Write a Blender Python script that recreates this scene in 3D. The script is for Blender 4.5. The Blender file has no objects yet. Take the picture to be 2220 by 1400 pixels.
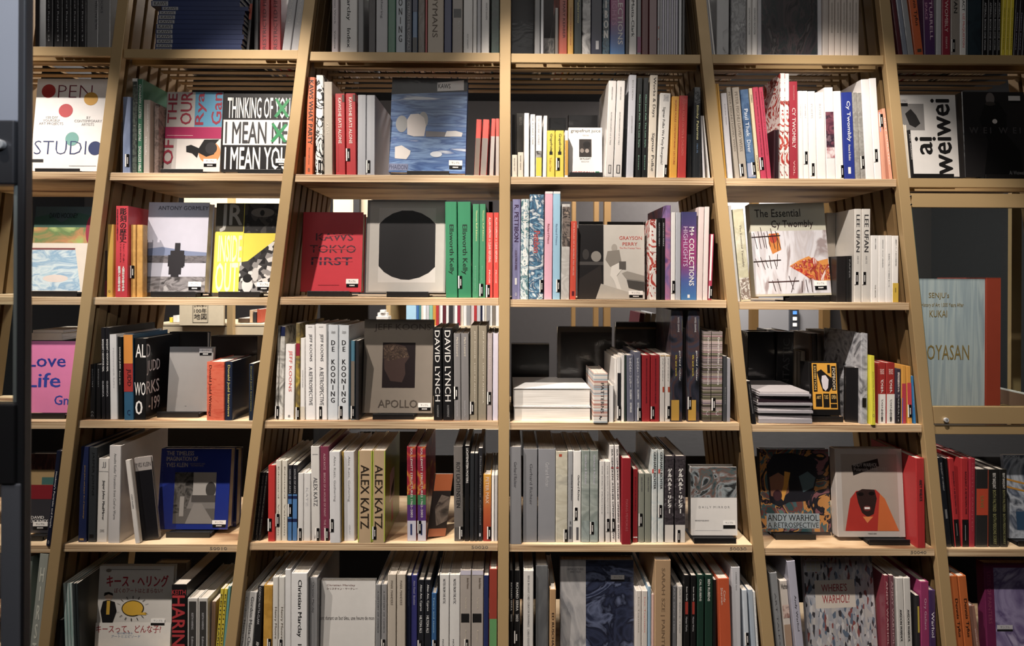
import bpy, math, random, re
from mathutils import Matrix, Vector
random.seed(7)
C = bpy.context.scene.collection
# ---------------------------------------------------------------- camera, world, lights, exposure
D, F, CX, CY = 1.6, 1120.0, 1108.0, 605.0
YAW, ROLL = .004, .0045
fw = Vector((math.sin(YAW), math.cos(YAW), 0))
r0 = Vector((math.cos(YAW), -math.sin(YAW), 0))
rt = r0 * math.cos(ROLL) + Vector((0, 0, 1)) * math.sin(ROLL)
up = Vector((0, 0, 1)) * math.cos(ROLL) - r0 * math.sin(ROLL)
cam = bpy.data.cameras.new('camera'); camo = bpy.data.objects.new('camera', cam); C.objects.link(camo)
cam.sensor_width = 36; cam.lens = 36 * F / 2220
cam.shift_x = (1110 - CX) / 2220; cam.shift_y = -(700 - CY) / 2220
m = Matrix.Identity(4)
for i, v in enumerate((rt, up, -fw)):
    for j in range(3): m[j][i] = v[j]
m[1][3] = -D
camo.matrix_world = m
cam.dof.use_dof = True; cam.dof.focus_distance = 1.62; cam.dof.aperture_fstop = 5.0
cam.clip_start = .05
sc = bpy.context.scene; sc.camera = camo
sc.view_settings.view_transform = 'Standard'; sc.view_settings.look = 'None'
sc.view_settings.gamma = 1; sc.view_settings.use_curve_mapping = False
sc.view_settings.exposure = 0.0
w = bpy.data.worlds.new('world'); sc.world = w; w.use_nodes = True
w.node_tree.nodes['Background'].inputs[0].default_value = (.62, .6, .66, 1)
w.node_tree.nodes['Background'].inputs[1].default_value = .025

def spot(loc, aim, watts, deg, blend=.6, size=.02, col=(1, .9, .8)):
    l = bpy.data.lights.new('spot_light', 'SPOT'); l.energy = watts; l.spot_size = math.radians(deg)
    l.spot_blend = blend; l.shadow_soft_size = size; l.color = col
    o = bpy.data.objects.new('spot_light', l); C.objects.link(o); o.location = loc
    o.rotation_euler = (Vector(aim) - Vector(loc)).to_track_quat('-Z', 'Y').to_euler(); return o
def area(loc, aim, watts, sx, sy, col=(1, .95, .9)):
    l = bpy.data.lights.new('fill_light', 'AREA'); l.energy = watts; l.shape = 'RECTANGLE'; l.size = sx; l.size_y = sy; l.color = col
    o = bpy.data.objects.new('fill_light', l); C.objects.link(o); o.location = loc
    o.rotation_euler = (Vector(aim) - Vector(loc)).to_track_quat('-Z', 'Y').to_euler(); return o
spot((-2.05, -.85, 1.75), (-1.35, 0, -.33), 290, 39, .6)
spot((-1.2, -.85, 1.75), (-.5, 0, -.36), 308, 40, .6)
spot((-.35, -.85, 1.75), (.4, 0, -.36), 308, 40, .6)
spot((.5, -.85, 1.75), (1.2, 0, -.28), 272, 38, .6)
spot((-.9, -1.5, 1.7), (-.1, 0, -1.0), 80, 34, .8)
area((0, -2.2, 1.75), (0, 0, -.3), 14, 3.5, .8)  # wide unseen area light added for the ambient level
spot((.3, -2.6, .95), (-.62, -.95, .33), 120, 14, .9, .05, (.85, .92, 1))  # unseen spot added to brighten the plate of the steel stand
# unseen area lights added to brighten the shop behind the bookcase
area((-1.3, .95, 1.5), (-1.5, 1.6, 0), 110, 1.6, .3)
area((.9, 1.6, 1.5), (1.2, 4.4, .2), 26, 1.8, .5)
area((2.2, 3.3, 1.6), (2.5, 4.4, 0), 130, .8, .5)
area((.9, 1.0, 1.6), (.9, 1.7, -.5), 45, 1.8, .3)

def P(px, py, dep):
    d = rt * ((px - CX) / F) - up * ((py - CY) / F) + fw
    return Vector((0, -D, 0)) + d * ((D + dep) / d.y)
# ---------------------------------------------------------------- materials
def lin(h):
    h = h.lstrip('#'); c = [int(h[i:i+2], 16) / 255 for i in (0, 2, 4)]
    l = .3 * c[0] + .59 * c[1] + .11 * c[2]; c = [x * .84 + l * .16 for x in c]   # the prints are slightly faded
    return tuple(x / 12.92 if x <= .04045 else ((x + .055) / 1.055) ** 2.4 for x in c) + (1,)
PAL = {'black': '141213', 'charcoal': '2e2c2f', 'grey': '8c8b8c', 'dark grey': '56555a', 'light grey': 'bdbcc0', 'white': 'ece8e4', 'cream': 'dacfbc',
 'beige': 'b3a590', 'taupe': '7d7266', 'brown': '54402f', 'red': 'bb2a2e', 'crimson': '9e2238', 'maroon': '5e1a26', 'orange': 'dd6230',
 'ochre': 'd39a35', 'yellow': 'ead22e', 'green': '3a7a5a', 'dark green': '17382b', 'teal': '3f8281', 'blue': '3468ab', 'navy': '1a2452',
 'slate blue': '505770', 'purple': '43254f', 'magenta': '93306a', 'pink': 'eaa6b6', 'light blue': '9cc6de', 'lilac': 'a9a6c0', 'lime': 'b3c33a',
 'kraft': 'c4a480', 'coral': 'e65a50', 'olive grey': '7b7d6e', 'silver': 'a5a6aa', 'hot pink': 'f27fae', 'olive': '8c8440', 'steel blue': '5f7fa8',
 'mint': '7fb79a', 'gold': 'b9924e', 'rust': 'b8482f', 'pale pink': 'e3c6c0', 'pale yellow': 'e6df9c', 'ink blue': '26356b', 'pale lilac': 'c9c4d6'}
MC = {}
def nodes(name):
    m = bpy.data.materials.new(name); m.use_nodes = True; return m, m.node_tree, m.node_tree.nodes['Principled BSDF']
def M(col, rough=.5, coat=0., noise=.06):
    """printed paper or cloth: flat colour with a faint mottling"""
    k = (col, rough, coat, noise)
    if k in MC: return MC[k]
    m, nt, b = nodes('print_' + col.replace(' ', '_'))
    c = lin(PAL.get(col, col))
    if noise:
        t = nt.nodes.new('ShaderNodeTexCoord'); n = nt.nodes.new('ShaderNodeTexNoise'); n.inputs['Scale'].default_value = 35; n.inputs['Detail'].default_value = 4
        mx = nt.nodes.new('ShaderNodeMix'); mx.data_type = 'RGBA'
        mx.inputs[6].default_value = tuple(x * (1 - noise) for x in c[:3]) + (1,); mx.inputs[7].default_value = tuple(min(1, x * (1 + noise)) for x in c[:3]) + (1,)
        nt.links.new(t.outputs['Object'], n.inputs['Vector']); nt.links.new(n.outputs['Fac'], mx.inputs[0]); nt.links.new(mx.outputs[2], b.inputs['Base Color'])
        if coat:
            bp = nt.nodes.new('ShaderNodeBump'); bp.inputs['Strength'].default_value = .25; bp.inputs['Distance'].default_value = .004
            n2 = nt.nodes.new('ShaderNodeTexNoise'); n2.inputs['Scale'].default_value = 18; n2.inputs['Detail'].default_value = 5; n2.inputs['Distortion'].default_value = 1.5
            nt.links.new(t.outputs['Object'], n2.inputs['Vector']); nt.links.new(n2.outputs['Fac'], bp.inputs['Height']); nt.links.new(bp.outputs['Normal'], b.inputs['Coat Normal'])
    else: b.inputs['Base Color'].default_value = c
    b.inputs['Roughness'].default_value = rough; b.inputs['Coat Weight'].default_value = coat; b.inputs['Coat Roughness'].default_value = .08
    MC[k] = m; return m
def art(key, cols, scale=20, stretch=(1, 1, 1), kind='noise', dist=1.0, hard=False, coat=.3):
    """printed picture: a procedural arrangement of the picture's colours"""
    k = 'art_' + key
    if k in MC: return MC[k]
    m, nt, b = nodes(k)
    t = nt.nodes.new('ShaderNodeTexCoord'); mp = nt.nodes.new('ShaderNodeMapping'); mp.inputs['Scale'].default_value = stretch
    nt.links.new(t.outputs['Object'], mp.inputs['Vector'])
    r = nt.nodes.new('ShaderNodeValToRGB'); cr = r.color_ramp; cr.interpolation = 'CONSTANT' if hard else 'LINEAR'
    n_ = len(cols)
    while len(cr.elements) < n_: cr.elements.new(.5)
    if kind == 'noise':
        n = nt.nodes.new('ShaderNodeTexNoise'); n.inputs['Scale'].default_value = scale; n.inputs['Detail'].default_value = 6; n.inputs['Distortion'].default_value = dist
        nt.links.new(mp.outputs[0], n.inputs['Vector']); fac = n.outputs['Fac']; lo, hi = .33, .67
    elif kind == 'cell':
        n = nt.nodes.new('ShaderNodeTexVoronoi'); n.inputs['Scale'].default_value = scale
        nt.links.new(mp.outputs[0], n.inputs['Vector']); s = nt.nodes.new('ShaderNodeSeparateColor'); nt.links.new(n.outputs['Color'], s.inputs[0]); fac = s.outputs[0]; lo, hi = 0, 1
    elif kind == 'wave':
        n = nt.nodes.new('ShaderNodeTexWave'); n.inputs['Scale'].default_value = scale; n.inputs['Distortion'].default_value = dist; n.inputs['Detail'].default_value = 3; n.inputs['Detail Scale'].default_value = 2
        nt.links.new(mp.outputs[0], n.inputs['Vector']); fac = n.outputs['Fac']; lo, hi = .05, .95
    elif kind == 'grad':
        n = nt.nodes.new('ShaderNodeSeparateXYZ'); nt.links.new(mp.outputs[0], n.inputs[0]); fac = n.outputs['Z']; lo, hi = 0, 1
    for i, c in enumerate(cols):
        cr.elements[i].position = lo + (hi - lo) * i / max(1, n_ - (0 if hard else 1)); cr.elements[i].color = lin(PAL.get(c, c))
    nt.links.new(fac, r.inputs[0]); nt.links.new(r.outputs[0], b.inputs['Base Color'])
    b.inputs['Roughness'].default_value = .45; b.inputs['Coat Weight'].default_value = coat; b.inputs['Coat Roughness'].default_value = .1
    MC[k] = m; return m
def page_mat():
    m, nt, b = nodes('page_edges')
    t = nt.nodes.new('ShaderNodeTexCoord'); mp = nt.nodes.new('ShaderNodeMapping'); mp.inputs['Scale'].default_value = (1600, 12, 12)
    n = nt.nodes.new('ShaderNodeTexNoise'); n.inputs['Scale'].default_value = 1; n.inputs['Detail'].default_value = 2
    r = nt.nodes.new('ShaderNodeValToRGB'); r.color_ramp.elements[0].color = lin('a89a8a'); r.color_ramp.elements[1].color = lin('e4dccf'); r.color_ramp.elements[0].position = .3; r.color_ramp.elements[1].position = .7
    nt.links.new(t.outputs['Object'], mp.inputs[0]); nt.links.new(mp.outputs[0], n.inputs['Vector']); nt.links.new(n.outputs['Fac'], r.inputs[0]); nt.links.new(r.outputs[0], b.inputs['Base Color'])
    b.inputs['Roughness'].default_value = .8; return m
PAGE = page_mat()
def wood_mat():
    m, nt, b = nodes('birch_plywood')
    t = nt.nodes.new('ShaderNodeTexCoord'); mp = nt.nodes.new('ShaderNodeMapping'); mp.inputs['Scale'].default_value = (2.5, 12, 560)
    n = nt.nodes.new('ShaderNodeTexNoise'); n.inputs['Scale'].default_value = 1; n.inputs['Detail'].default_value = 5; n.inputs['Distortion'].default_value = .4
    r = nt.nodes.new('ShaderNodeValToRGB'); e = r.color_ramp.elements; e[0].position = .36; e[0].color = lin('7d5638'); e[1].position = .6; e[1].color = lin('e0c39a')
    x = e.new(.46); x.color = lin('c49f74')
    nt.links.new(t.outputs['Object'], mp.inputs[0]); nt.links.new(mp.outputs[0], n.inputs['Vector']); nt.links.new(n.outputs['Fac'], r.inputs[0]); nt.links.new(r.outputs[0], b.inputs['Base Color'])
    b.inputs['Roughness'].default_value = .45; return m
WOOD = wood_mat()
def plain(name, col, rough=.5, metal=0., coat=0.):
    m, nt, b = nodes(name); b.inputs['Base Color'].default_value = lin(col); b.inputs['Roughness'].default_value = rough
    b.inputs['Metallic'].default_value = metal; b.inputs['Coat Weight'].default_value = coat
    t = nt.nodes.new('ShaderNodeTexCoord'); n = nt.nodes.new('ShaderNodeTexNoise'); n.inputs['Scale'].default_value = 25; n.inputs['Detail'].default_value = 5
    r = nt.nodes.new('ShaderNodeMapRange'); r.inputs[3].default_value = max(0, rough - .06); r.inputs[4].default_value = min(1, rough + .08)
    nt.links.new(t.outputs['Object'], n.inputs['Vector']); nt.links.new(n.outputs['Fac'], r.inputs[0]); nt.links.new(r.outputs[0], b.inputs['Roughness'])
    return m
BRASS = plain('champagne_painted_metal', 'c2a06c', .42, .2)
SLATM = plain('shaded_champagne_metal', '80623a', .5, .1)  # same metal as the uprights, colour darkened to stand in for shade
BLACKM = plain('black_powder_coat', '121113', .45)
CHROME = plain('chrome', 'c8ccd2', .15, 1)
STEEL = plain('dark_steel', '45464c', .35, .3)
STEELB = plain('brushed_grey_steel', '9aa0b0', .4, .1)
def glass_mat(name, tint=(.93, .97, .96, 1), f=.12):
    m = bpy.data.materials.new(name); m.use_nodes = True; nt = m.node_tree; nt.nodes.clear()
    o = nt.nodes.new('ShaderNodeOutputMaterial'); t = nt.nodes.new('ShaderNodeBsdfTransparent'); t.inputs[0].default_value = tint
    g = nt.nodes.new('ShaderNodeBsdfGlossy'); g.inputs['Roughness'].default_value = .02
    fr = nt.nodes.new('ShaderNodeLayerWeight'); fr.inputs[0].default_value = .5
    pw = nt.nodes.new('ShaderNodeMath'); pw.operation = 'POWER'; pw.inputs[1].default_value = 4.0; nt.links.new(fr.outputs['Facing'], pw.inputs[0])
    ma = nt.nodes.new('ShaderNodeMath'); ma.operation = 'MULTIPLY_ADD'; ma.inputs[1].default_value = .9; ma.inputs[2].default_value = f * .5; nt.links.new(pw.outputs[0], ma.inputs[0])
    mx = nt.nodes.new('ShaderNodeMixShader'); nt.links.new(ma.outputs[0], mx.inputs[0]); nt.links.new(t.outputs[0], mx.inputs[1]); nt.links.new(g.outputs[0], mx.inputs[2]); nt.links.new(mx.outputs[0], o.inputs[0])
    return m
GLASS = glass_mat('clear_glass'); GLASSE = plain('green_glass_edge', '2f5f55', .1, 0, 1)
# ---------------------------------------------------------------- mesh helpers
def mesh(name, vs, fs, mats, mi=None):
    me = bpy.data.meshes.new(name); me.from_pydata(vs, [], fs)
    for m in mats: me.materials.append(m)
    if mi: me.polygons.foreach_set('material_index', mi)
    me.update(); return me
def ob(name, me, parent=None, loc=(0, 0, 0)):
    o = bpy.data.objects.new(name, me); C.objects.link(o); o.location = loc
    if parent: o.parent = parent
    return o
def tag(o, label=None, cat=None, group=None, kind=None):
    if label: o['label'] = label
    if cat: o['category'] = cat
    if group: o['group'] = group
    if kind: o['kind'] = kind
    return o
def empty(name, loc, rot=(0, 0, 0)):
    o = bpy.data.objects.new(name, None); C.objects.link(o); o.location = loc; o.rotation_euler = rot; o.empty_display_size = .02; return o
BF = [(0, 3, 2, 1), (4, 5, 6, 7), (0, 1, 5, 4), (1, 2, 6, 5), (2, 3, 7, 6), (3, 0, 4, 7)]
def boxv(x0, y0, z0, x1, y1, z1): return [(x0, y0, z0), (x1, y0, z0), (x1, y1, z0), (x0, y1, z0), (x0, y0, z1), (x1, y0, z1), (x1, y1, z1), (x0, y1, z1)]
def boxes(name, bl, mats, mi=None, bevel=0):
    vs, fs, ms = [], [], []
    for k, b in enumerate(bl):
        n = len(vs); vs += b if len(b) == 8 else boxv(*b); fs += [tuple(n + i for i in f) for f in BF]; ms += [mi[k] if mi else 0] * 6
    return mesh(name, vs, fs, mats, ms)
def bevel(o, w=.0012, seg=2):
    b = o.modifiers.new('bevel', 'BEVEL'); b.width = w; b.segments = seg; b.limit_method = 'ANGLE'; return o
TC = {}
def text_mesh(s, col, bold, mat=None):
    k = (s, col, bold)
    if k in TC: return TC[k]
    c = bpy.data.curves.new('lettering', 'FONT'); c.body = s; c.resolution_u = 2; c.offset = .018 * min(0, bold)
    if '\n' in s: c.space_line = .9; c.align_x = 'CENTER'
    o = bpy.data.objects.new('tmp', c); me = bpy.data.meshes.new_from_object(o); bpy.data.objects.remove(o); bpy.data.curves.remove(c)
    xs = [v.co.x for v in me.vertices]; ys = [v.co.y for v in me.vertices]
    if not xs: return None
    x0, x1, y0, y1 = min(xs), max(xs), min(ys), max(ys)
    me.transform(Matrix.Diagonal((1 / max(1e-4, x1 - x0), 1 / max(1e-4, y1 - y0), 1, 1)) @ Matrix.Translation((-x0, -y0, 0)))
    if bold > 0:
        import bmesh
        ar = (x1 - x0) / max(1e-4, y1 - y0); q = .016 * bold / max(1e-3, (y1 - y0) / (s.count('\n') + 1)); dx, dy = q / ar * .65, q / (s.count('\n') + 1) * .4
        bm = bmesh.new(); bm.from_mesh(me); src = bm.copy(); bm.clear()
        for n_, (ox, oy) in enumerate(((-dx, 0), (dx, 0), (0, 0)) + (((0, -dy), (0, dy), (-dx * .5, 0), (dx * .5, 0)) if bold >= 1 else ())):
            m2 = bpy.data.meshes.new('t2'); src.to_mesh(m2); m2.transform(Matrix.Translation((ox, oy, n_ * .00002))); bm.from_mesh(m2); bpy.data.meshes.remove(m2)
        bm.to_mesh(me); bm.free(); src.free()
    me.name = 'lettering'; me.materials.clear(); me.materials.append(M(col, .5, 0, 0)); TC[k] = me; return me
def put_text(parent, s, x0, z0, x1, z1, y, col, mode='h', bold=0, label=None):
    """fit the words into the rectangle x0..x1, z0..z1 of the local front plane; d reads downwards, u upwards, s stacked"""
    if mode == 's': s = '\n'.join(ch for ch in s)
    me = text_mesh(s, col, bold)
    if me is None: return
    W, H = x1 - x0, z1 - z0
    if mode in 'hs': A = Matrix(((W, 0, 0, x0), (0, 0, -1, y), (0, H, 0, z0), (0, 0, 0, 1)))
    elif mode == 'd': A = Matrix(((0, W, 0, x0), (0, 0, -1, y), (-H, 0, 0, z1), (0, 0, 0, 1)))
    else: A = Matrix(((0, -W, 0, x1), (0, 0, -1, y), (H, 0, 0, z0), (0, 0, 0, 1)))
    o = ob('lettering', me, parent); o.matrix_local = A; return o
def case_mesh(t, w, h, mat, hard, swap=False):
    """book cover: spine and two boards as one U-shaped shell (swap: spine on the left, front board towards the camera)"""
    c = .0024 if hard else .0007; c = min(c, t * .3); b = min(.0018, t * .12)
    O = [(0, w), (0, b), (b * .9, b * .15), (t * .5, 0), (t - b * .9, b * .15), (t, b), (t, w)]
    I = [(c, w), (c, b + c), (c * 1.2, b + c), (t * .5, b + c), (t - c * 1.2, b + c), (t - c, b + c), (t - c, w)]
    n = len(O); vs = []
    for z in (0, h):
        for L in (O, I):
            for x, y in L: vs.append((y, x, z) if swap else (x, y, z))
    fs = []
    for i in range(n - 1):
        fs += [(i, i + 1, 2*n + i + 1, 2*n + i), (n + i + 1, n + i, 3*n + i, 3*n + i + 1), (2*n + i, 2*n + i + 1, 3*n + i + 1, 3*n + i), (i + 1, i, n + i, n + i + 1)]
    fs += [(0, 2*n, 3*n, n), (n - 1, 2*n - 1, 4*n - 1, 3*n - 1)]
    if swap: fs = [f[::-1] for f in fs]
    return mesh('cover', vs, fs, [mat])
def pages_mesh(t, w, h, hard, swap=False, mat=None):
    c = (.0024 if hard else .0007); c = min(c, t * .3); ov = .003 if hard else .0002
    x0, x1, y0, y1 = c, t - c, c + .002, w - ov
    b = boxv(y0, x0, ov, y1, x1, h - ov) if swap else boxv(x0, y0, ov, x1, y1, h - ov)
    return mesh('page_block', b, BF, [mat or PAGE])
TAGM = None
def spine_tag(parent, x, z):
    global TAGM
    if TAGM is None:
        bl = [(0, -.0005, 0, .0085, 0, .039), (-.0035, -.0005, 0, 0, 0, .039)]
        bl += [(.0027, -.0007, .009 + .0042 * i, .0055, -.0004, .0118 + .0042 * i) for i in range(5)]
        TAGM = boxes('price_tag', bl, [M('141213', .3, .4), M('f4f0ea', .5)], [0, 1, 1, 1, 1, 1, 1])
    return ob('price_tag', TAGM, parent, (x, -.0006, z))
STM = None
def sticker(parent, x0, z0, x1, z1, y):
    global STM
    if STM is None:
        STM = boxes('sample_sticker', [(0, -.3, .42, 1, 0, 1), (.04, -.3, 0, .98, 0, .42)] + [(.3 + .085 * i, -.5, .14, .36 + .085 * i, -.2, .28) for i in range(5)], [M('efebe6', .4), M('121113', .3)], [0, 1, 0, 0, 0, 0, 0])
    o = ob('sample_sticker', STM, parent, (x0, y, z0)); o.scale = (x1 - x0, .001, z1 - z0)
    put_text(parent, 'サンプル', x0 + (x1 - x0) * .2, z0 + (z1 - z0) * .58, x0 + (x1 - x0) * .8, z0 + (z1 - z0) * .86, y - .0006, 'dark grey')
# ---------------------------------------------------------------- cells
LEV = {0: (101, 107, 113, 117, 119, 119), 1: (372, 375, 379, 384, 387, 387), 2: (644, 645, 645, 650, 655, 655),
       3: (913, 912, 913, 916, 920, 922), 4: (1182, 1180, 1177, 1180, 1188, 1190), 5: (1450, 1448, 1446, 1450, 1458, 1460)}
BX = ((-60, 230), (230, 620), (650, 1085), (1105, 1545), (1575, 1930), (1975, 2290))
ROWN = ('top', 'second', 'third', 'fourth', 'fifth', 'bottom'); BAYN = ('far-left', 'left', 'centre-left', 'centre-right', 'right', 'far-right')
ORD = 'first second third fourth fifth sixth seventh eighth ninth tenth eleventh twelfth thirteenth fourteenth fifteenth sixteenth seventeenth eighteenth nineteenth twentieth'.split()
ORD += ['twenty-' + x for x in ORD[:9]] + ['thirtieth']+ ['thirty-' + x for x in ORD[:9]]
def zlev(l, bay): return P(sum(BX[bay]) / 2, LEV[l][bay], 0).z
class Cell: pass
cl = Cell(); cl.items = []
def cell(row, bay, ox=None, oy=None, s=3.5):
    flush(); cl.row, cl.bay = row, bay
    if ox is not None: cl.ox, cl.oy, cl.s = ox, oy, s
    cl.zb = zlev(row, bay); cl.lp = LEV[row][bay]; cl.items = []
def px(X): return cl.ox + X / cl.s
def py(Y): return cl.oy + Y / cl.s
def S(x0, x1, yt, col, *T, **k): cl.items.append(('S', x0, x1, yt, col, T, k))
def Fc(x0, x1, yt, yb, col, look, items=(), **k): cl.items.append(('F', x0, x1, yt, yb, col, look, items, k))
def Hz(x0, x1, yt, yb, col, look, T=(), **k): cl.items.append(('H', x0, x1, yt, yb, col, look, T, k))
def shorten(l):
    for w_ in (' a ', ' an ', ' the '):
        if len(l.split()) > 16: l = l.replace(w_, ' ')
    return l
def where(): return f"{ROWN[cl.row]} shelf, {BAYN[cl.bay]} bay"
def geo(it):
    k = it[-1]; zf = cl.zb
    if it[0] == 'S':
        _, x0, x1, yt, col, T, k = it; s = k.get('s', .012); d = k.get('d', .21); dx = k.get('dx', 0)
        pyb = CY + (cl.lp - CY) * D / (D + s); a, b = P(px(x0), pyb, s).x, P(px(x1), pyb, s).x
        top = P(px(x0 + dx), py(yt), s); h = top.z - zf; tn = (top.x - a) / h if dx else 0
        return [a + k.get('tl', 0), b - k.get('tr', 0), s, s + d, h, tn]
    _, x0, x1, yt, yb, col, look, items, k = it; s = k.get('s', .075)
    a, b = P(px(x0), py(yb), s).x, P(px(x1), py(yb), s).x; h = P(px(x0), py(yt), s).z - zf
    return [a + k.get('tl', 0), b - k.get('tr', 0), s, s + k.get('th', .018) + .02 + (b - a) * abs(math.sin(math.radians(k.get('yaw', 0)))), h, 0 - math.tan(math.radians(-k.get('rl', 0)))]
def resolve():
    """push and slim the things of a cell until none enters a neighbour or an upright"""
    W = lambda z: UX[cl.bay](z) + UW + .0012; E = lambda z: UX[cl.bay + 1](z) - .0012
    its = [i for i in cl.items if i[0] in 'SF']
    fr = sorted([i for i in its if not i[-1].get('behind')], key=lambda i: i[1]); bh = [i for i in its if i[-1].get('behind')]
    for F_ in [i for i in fr if i[0] == 'F']:
        for _ in range(16):
            g = geo(F_); bad = False
            for o in fr:
                if o is F_ : continue
                q = geo(o)
                if o[0] == 'S' and q[2] < g[3] and q[3] > g[2] and min(g[1], q[1]) - max(g[0], q[0]) > .001: bad = True
            if not bad or g[2] <= .044: break
            F_[-1]['s'] = g[2] - .004
    for F_ in [i for i in fr if i[0] == 'F']:
        for o in fr:
            if o is F_: continue
            g, q = geo(F_), geo(o)
            if not (q[2] < g[3] and q[3] > g[2]): continue
            for z in (0, min(g[4], q[4])):
                g = geo(F_); ga, gb, qa, qb = g[0] + z * g[5], g[1] + z * g[5], q[0] + z * q[5], q[1] + z * q[5]
                ov = min(gb, qb) - max(ga, qa)
                if ov <= .0005: continue
                if ov > .6 * (qb - qa) and o[0] == 'S' and q[2] + .02 < g[2]: o[-1]['d'] = max(.02, g[2] - q[2] - .024); continue
                if (qa + qb) < (ga + gb): F_[-1]['tl'] = F_[-1].get('tl', 0) + ov + .0006
                else: F_[-1]['tr'] = F_[-1].get('tr', 0) + ov + .0006
    ss = [i for i in fr if i[0] == 'S']
    def pairs():
     for p, q in zip(ss, ss[1:]):
        for _ in range(2):
            g, r = geo(p), geo(q)
            if not (r[2] < g[3] and r[3] > g[2]): continue
            ov = max(g[1] + z * g[5] - r[0] - z * r[5] for z in (0, min(g[4], r[4])))
            if ov <= .0002: continue
            tp, tq = g[1] - g[0], r[1] - r[0]
            if ov > .55 * (tp + tq) / 2:
                if r[2] > g[2] + .015 or g[2] > r[2] + .015: pass
                dz = (r[5] - g[5]) * (r[4])
                q[-1]['dx'] = g[5] * r[4] / (r[4]) * (P(px(0), py(q[3]), r[2]).z - cl.zb) * F / (D + r[2]) * cl.s
                continue
            wp = tp / (tp + tq); p[-1]['tr'] = p[-1].get('tr', 0) + ov * wp; q[-1]['tl'] = q[-1].get('tl', 0) + ov * (1 - wp) + .0003
    pairs()
    for it in fr + bh:
        g = geo(it)
        for z in (0, g[4]):
            g = geo(it)
            v = W(cl.zb + z) - (g[0] + z * g[5])
            if v > 0:
                if v < .6 * (g[1] - g[0]): it[-1]['tl'] = it[-1].get('tl', 0) + v
                else: it[-1]['tl'] = it[-1].get('tl', 0) + v; it[-1]['tr'] = it[-1].get('tr', 0) - v
            g = geo(it); v = g[1] + z * g[5] - E(cl.zb + z)
            if v > 0:
                if v < .6 * (g[1] - g[0]): it[-1]['tr'] = it[-1].get('tr', 0) + v
                else: it[-1]['tr'] = it[-1].get('tr', 0) + v; it[-1]['tl'] = it[-1].get('tl', 0) - v
    pairs()
    for B in bh:
        g = geo(B)
        for o in fr:
            q = geo(o)
            if min(g[1], q[1]) - max(g[0], q[0]) < .0005: continue
            if o[0] == 'S' and q[3] > g[2] - .002 and q[2] < g[2]: o[-1]['d'] = max(.03, g[2] - q[2] - .003)
    for i_, B in enumerate(bh):
        for B2 in bh[i_ + 1:]:
            g, q = geo(B), geo(B2); ov = min(g[1], q[1]) - max(g[0], q[0])
            if ov > 0 and q[2] < g[3] and q[3] > g[2]:
                lo, hi = (B, B2) if g[0] < q[0] else (B2, B)
                if ov < .5 * (geo(hi)[1] - geo(hi)[0]): hi[-1]['tl'] = hi[-1].get('tl', 0) + ov + .0005
                elif ov < .5 * (geo(lo)[1] - geo(lo)[0]): lo[-1]['tr'] = lo[-1].get('tr', 0) + ov + .0005
def flush():
    if not cl.items: return
    resolve()
    fr = sorted([i for i in cl.items if i[0] != 'H' and not i[-1].get('behind')], key=lambda i: i[1])
    for it in cl.items:
        if it[-1].get('behind'): pos = ''
        elif it[0] == 'H': pos = ''
        else: pos = f"{ORD[fr.index(it)]} from left, "
        {'S': build_S, 'F': build_F, 'H': build_H}[it[0]](*it[1:], pos=pos)
    cl.items = []
def quad_print(parent, rects, y=-.0002, name='spine_print'):
    """rects: (x0,z0,x1,z1,mat) joined as one printed layer"""
    vs, fs, mats, mi = [], [], [], []
    for i, (x0, z0, x1, z1, mt) in enumerate(rects):
        n = len(vs); yy = y - i * .00005; vs += [(x0, yy, z0), (x1, yy, z0), (x1, yy, z1), (x0, yy, z1)]; fs.append((n, n+1, n+2, n+3))
        if mt not in mats: mats.append(mt)
        mi.append(mats.index(mt))
    return ob(name, mesh(name, vs, fs, mats, mi), parent)
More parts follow.
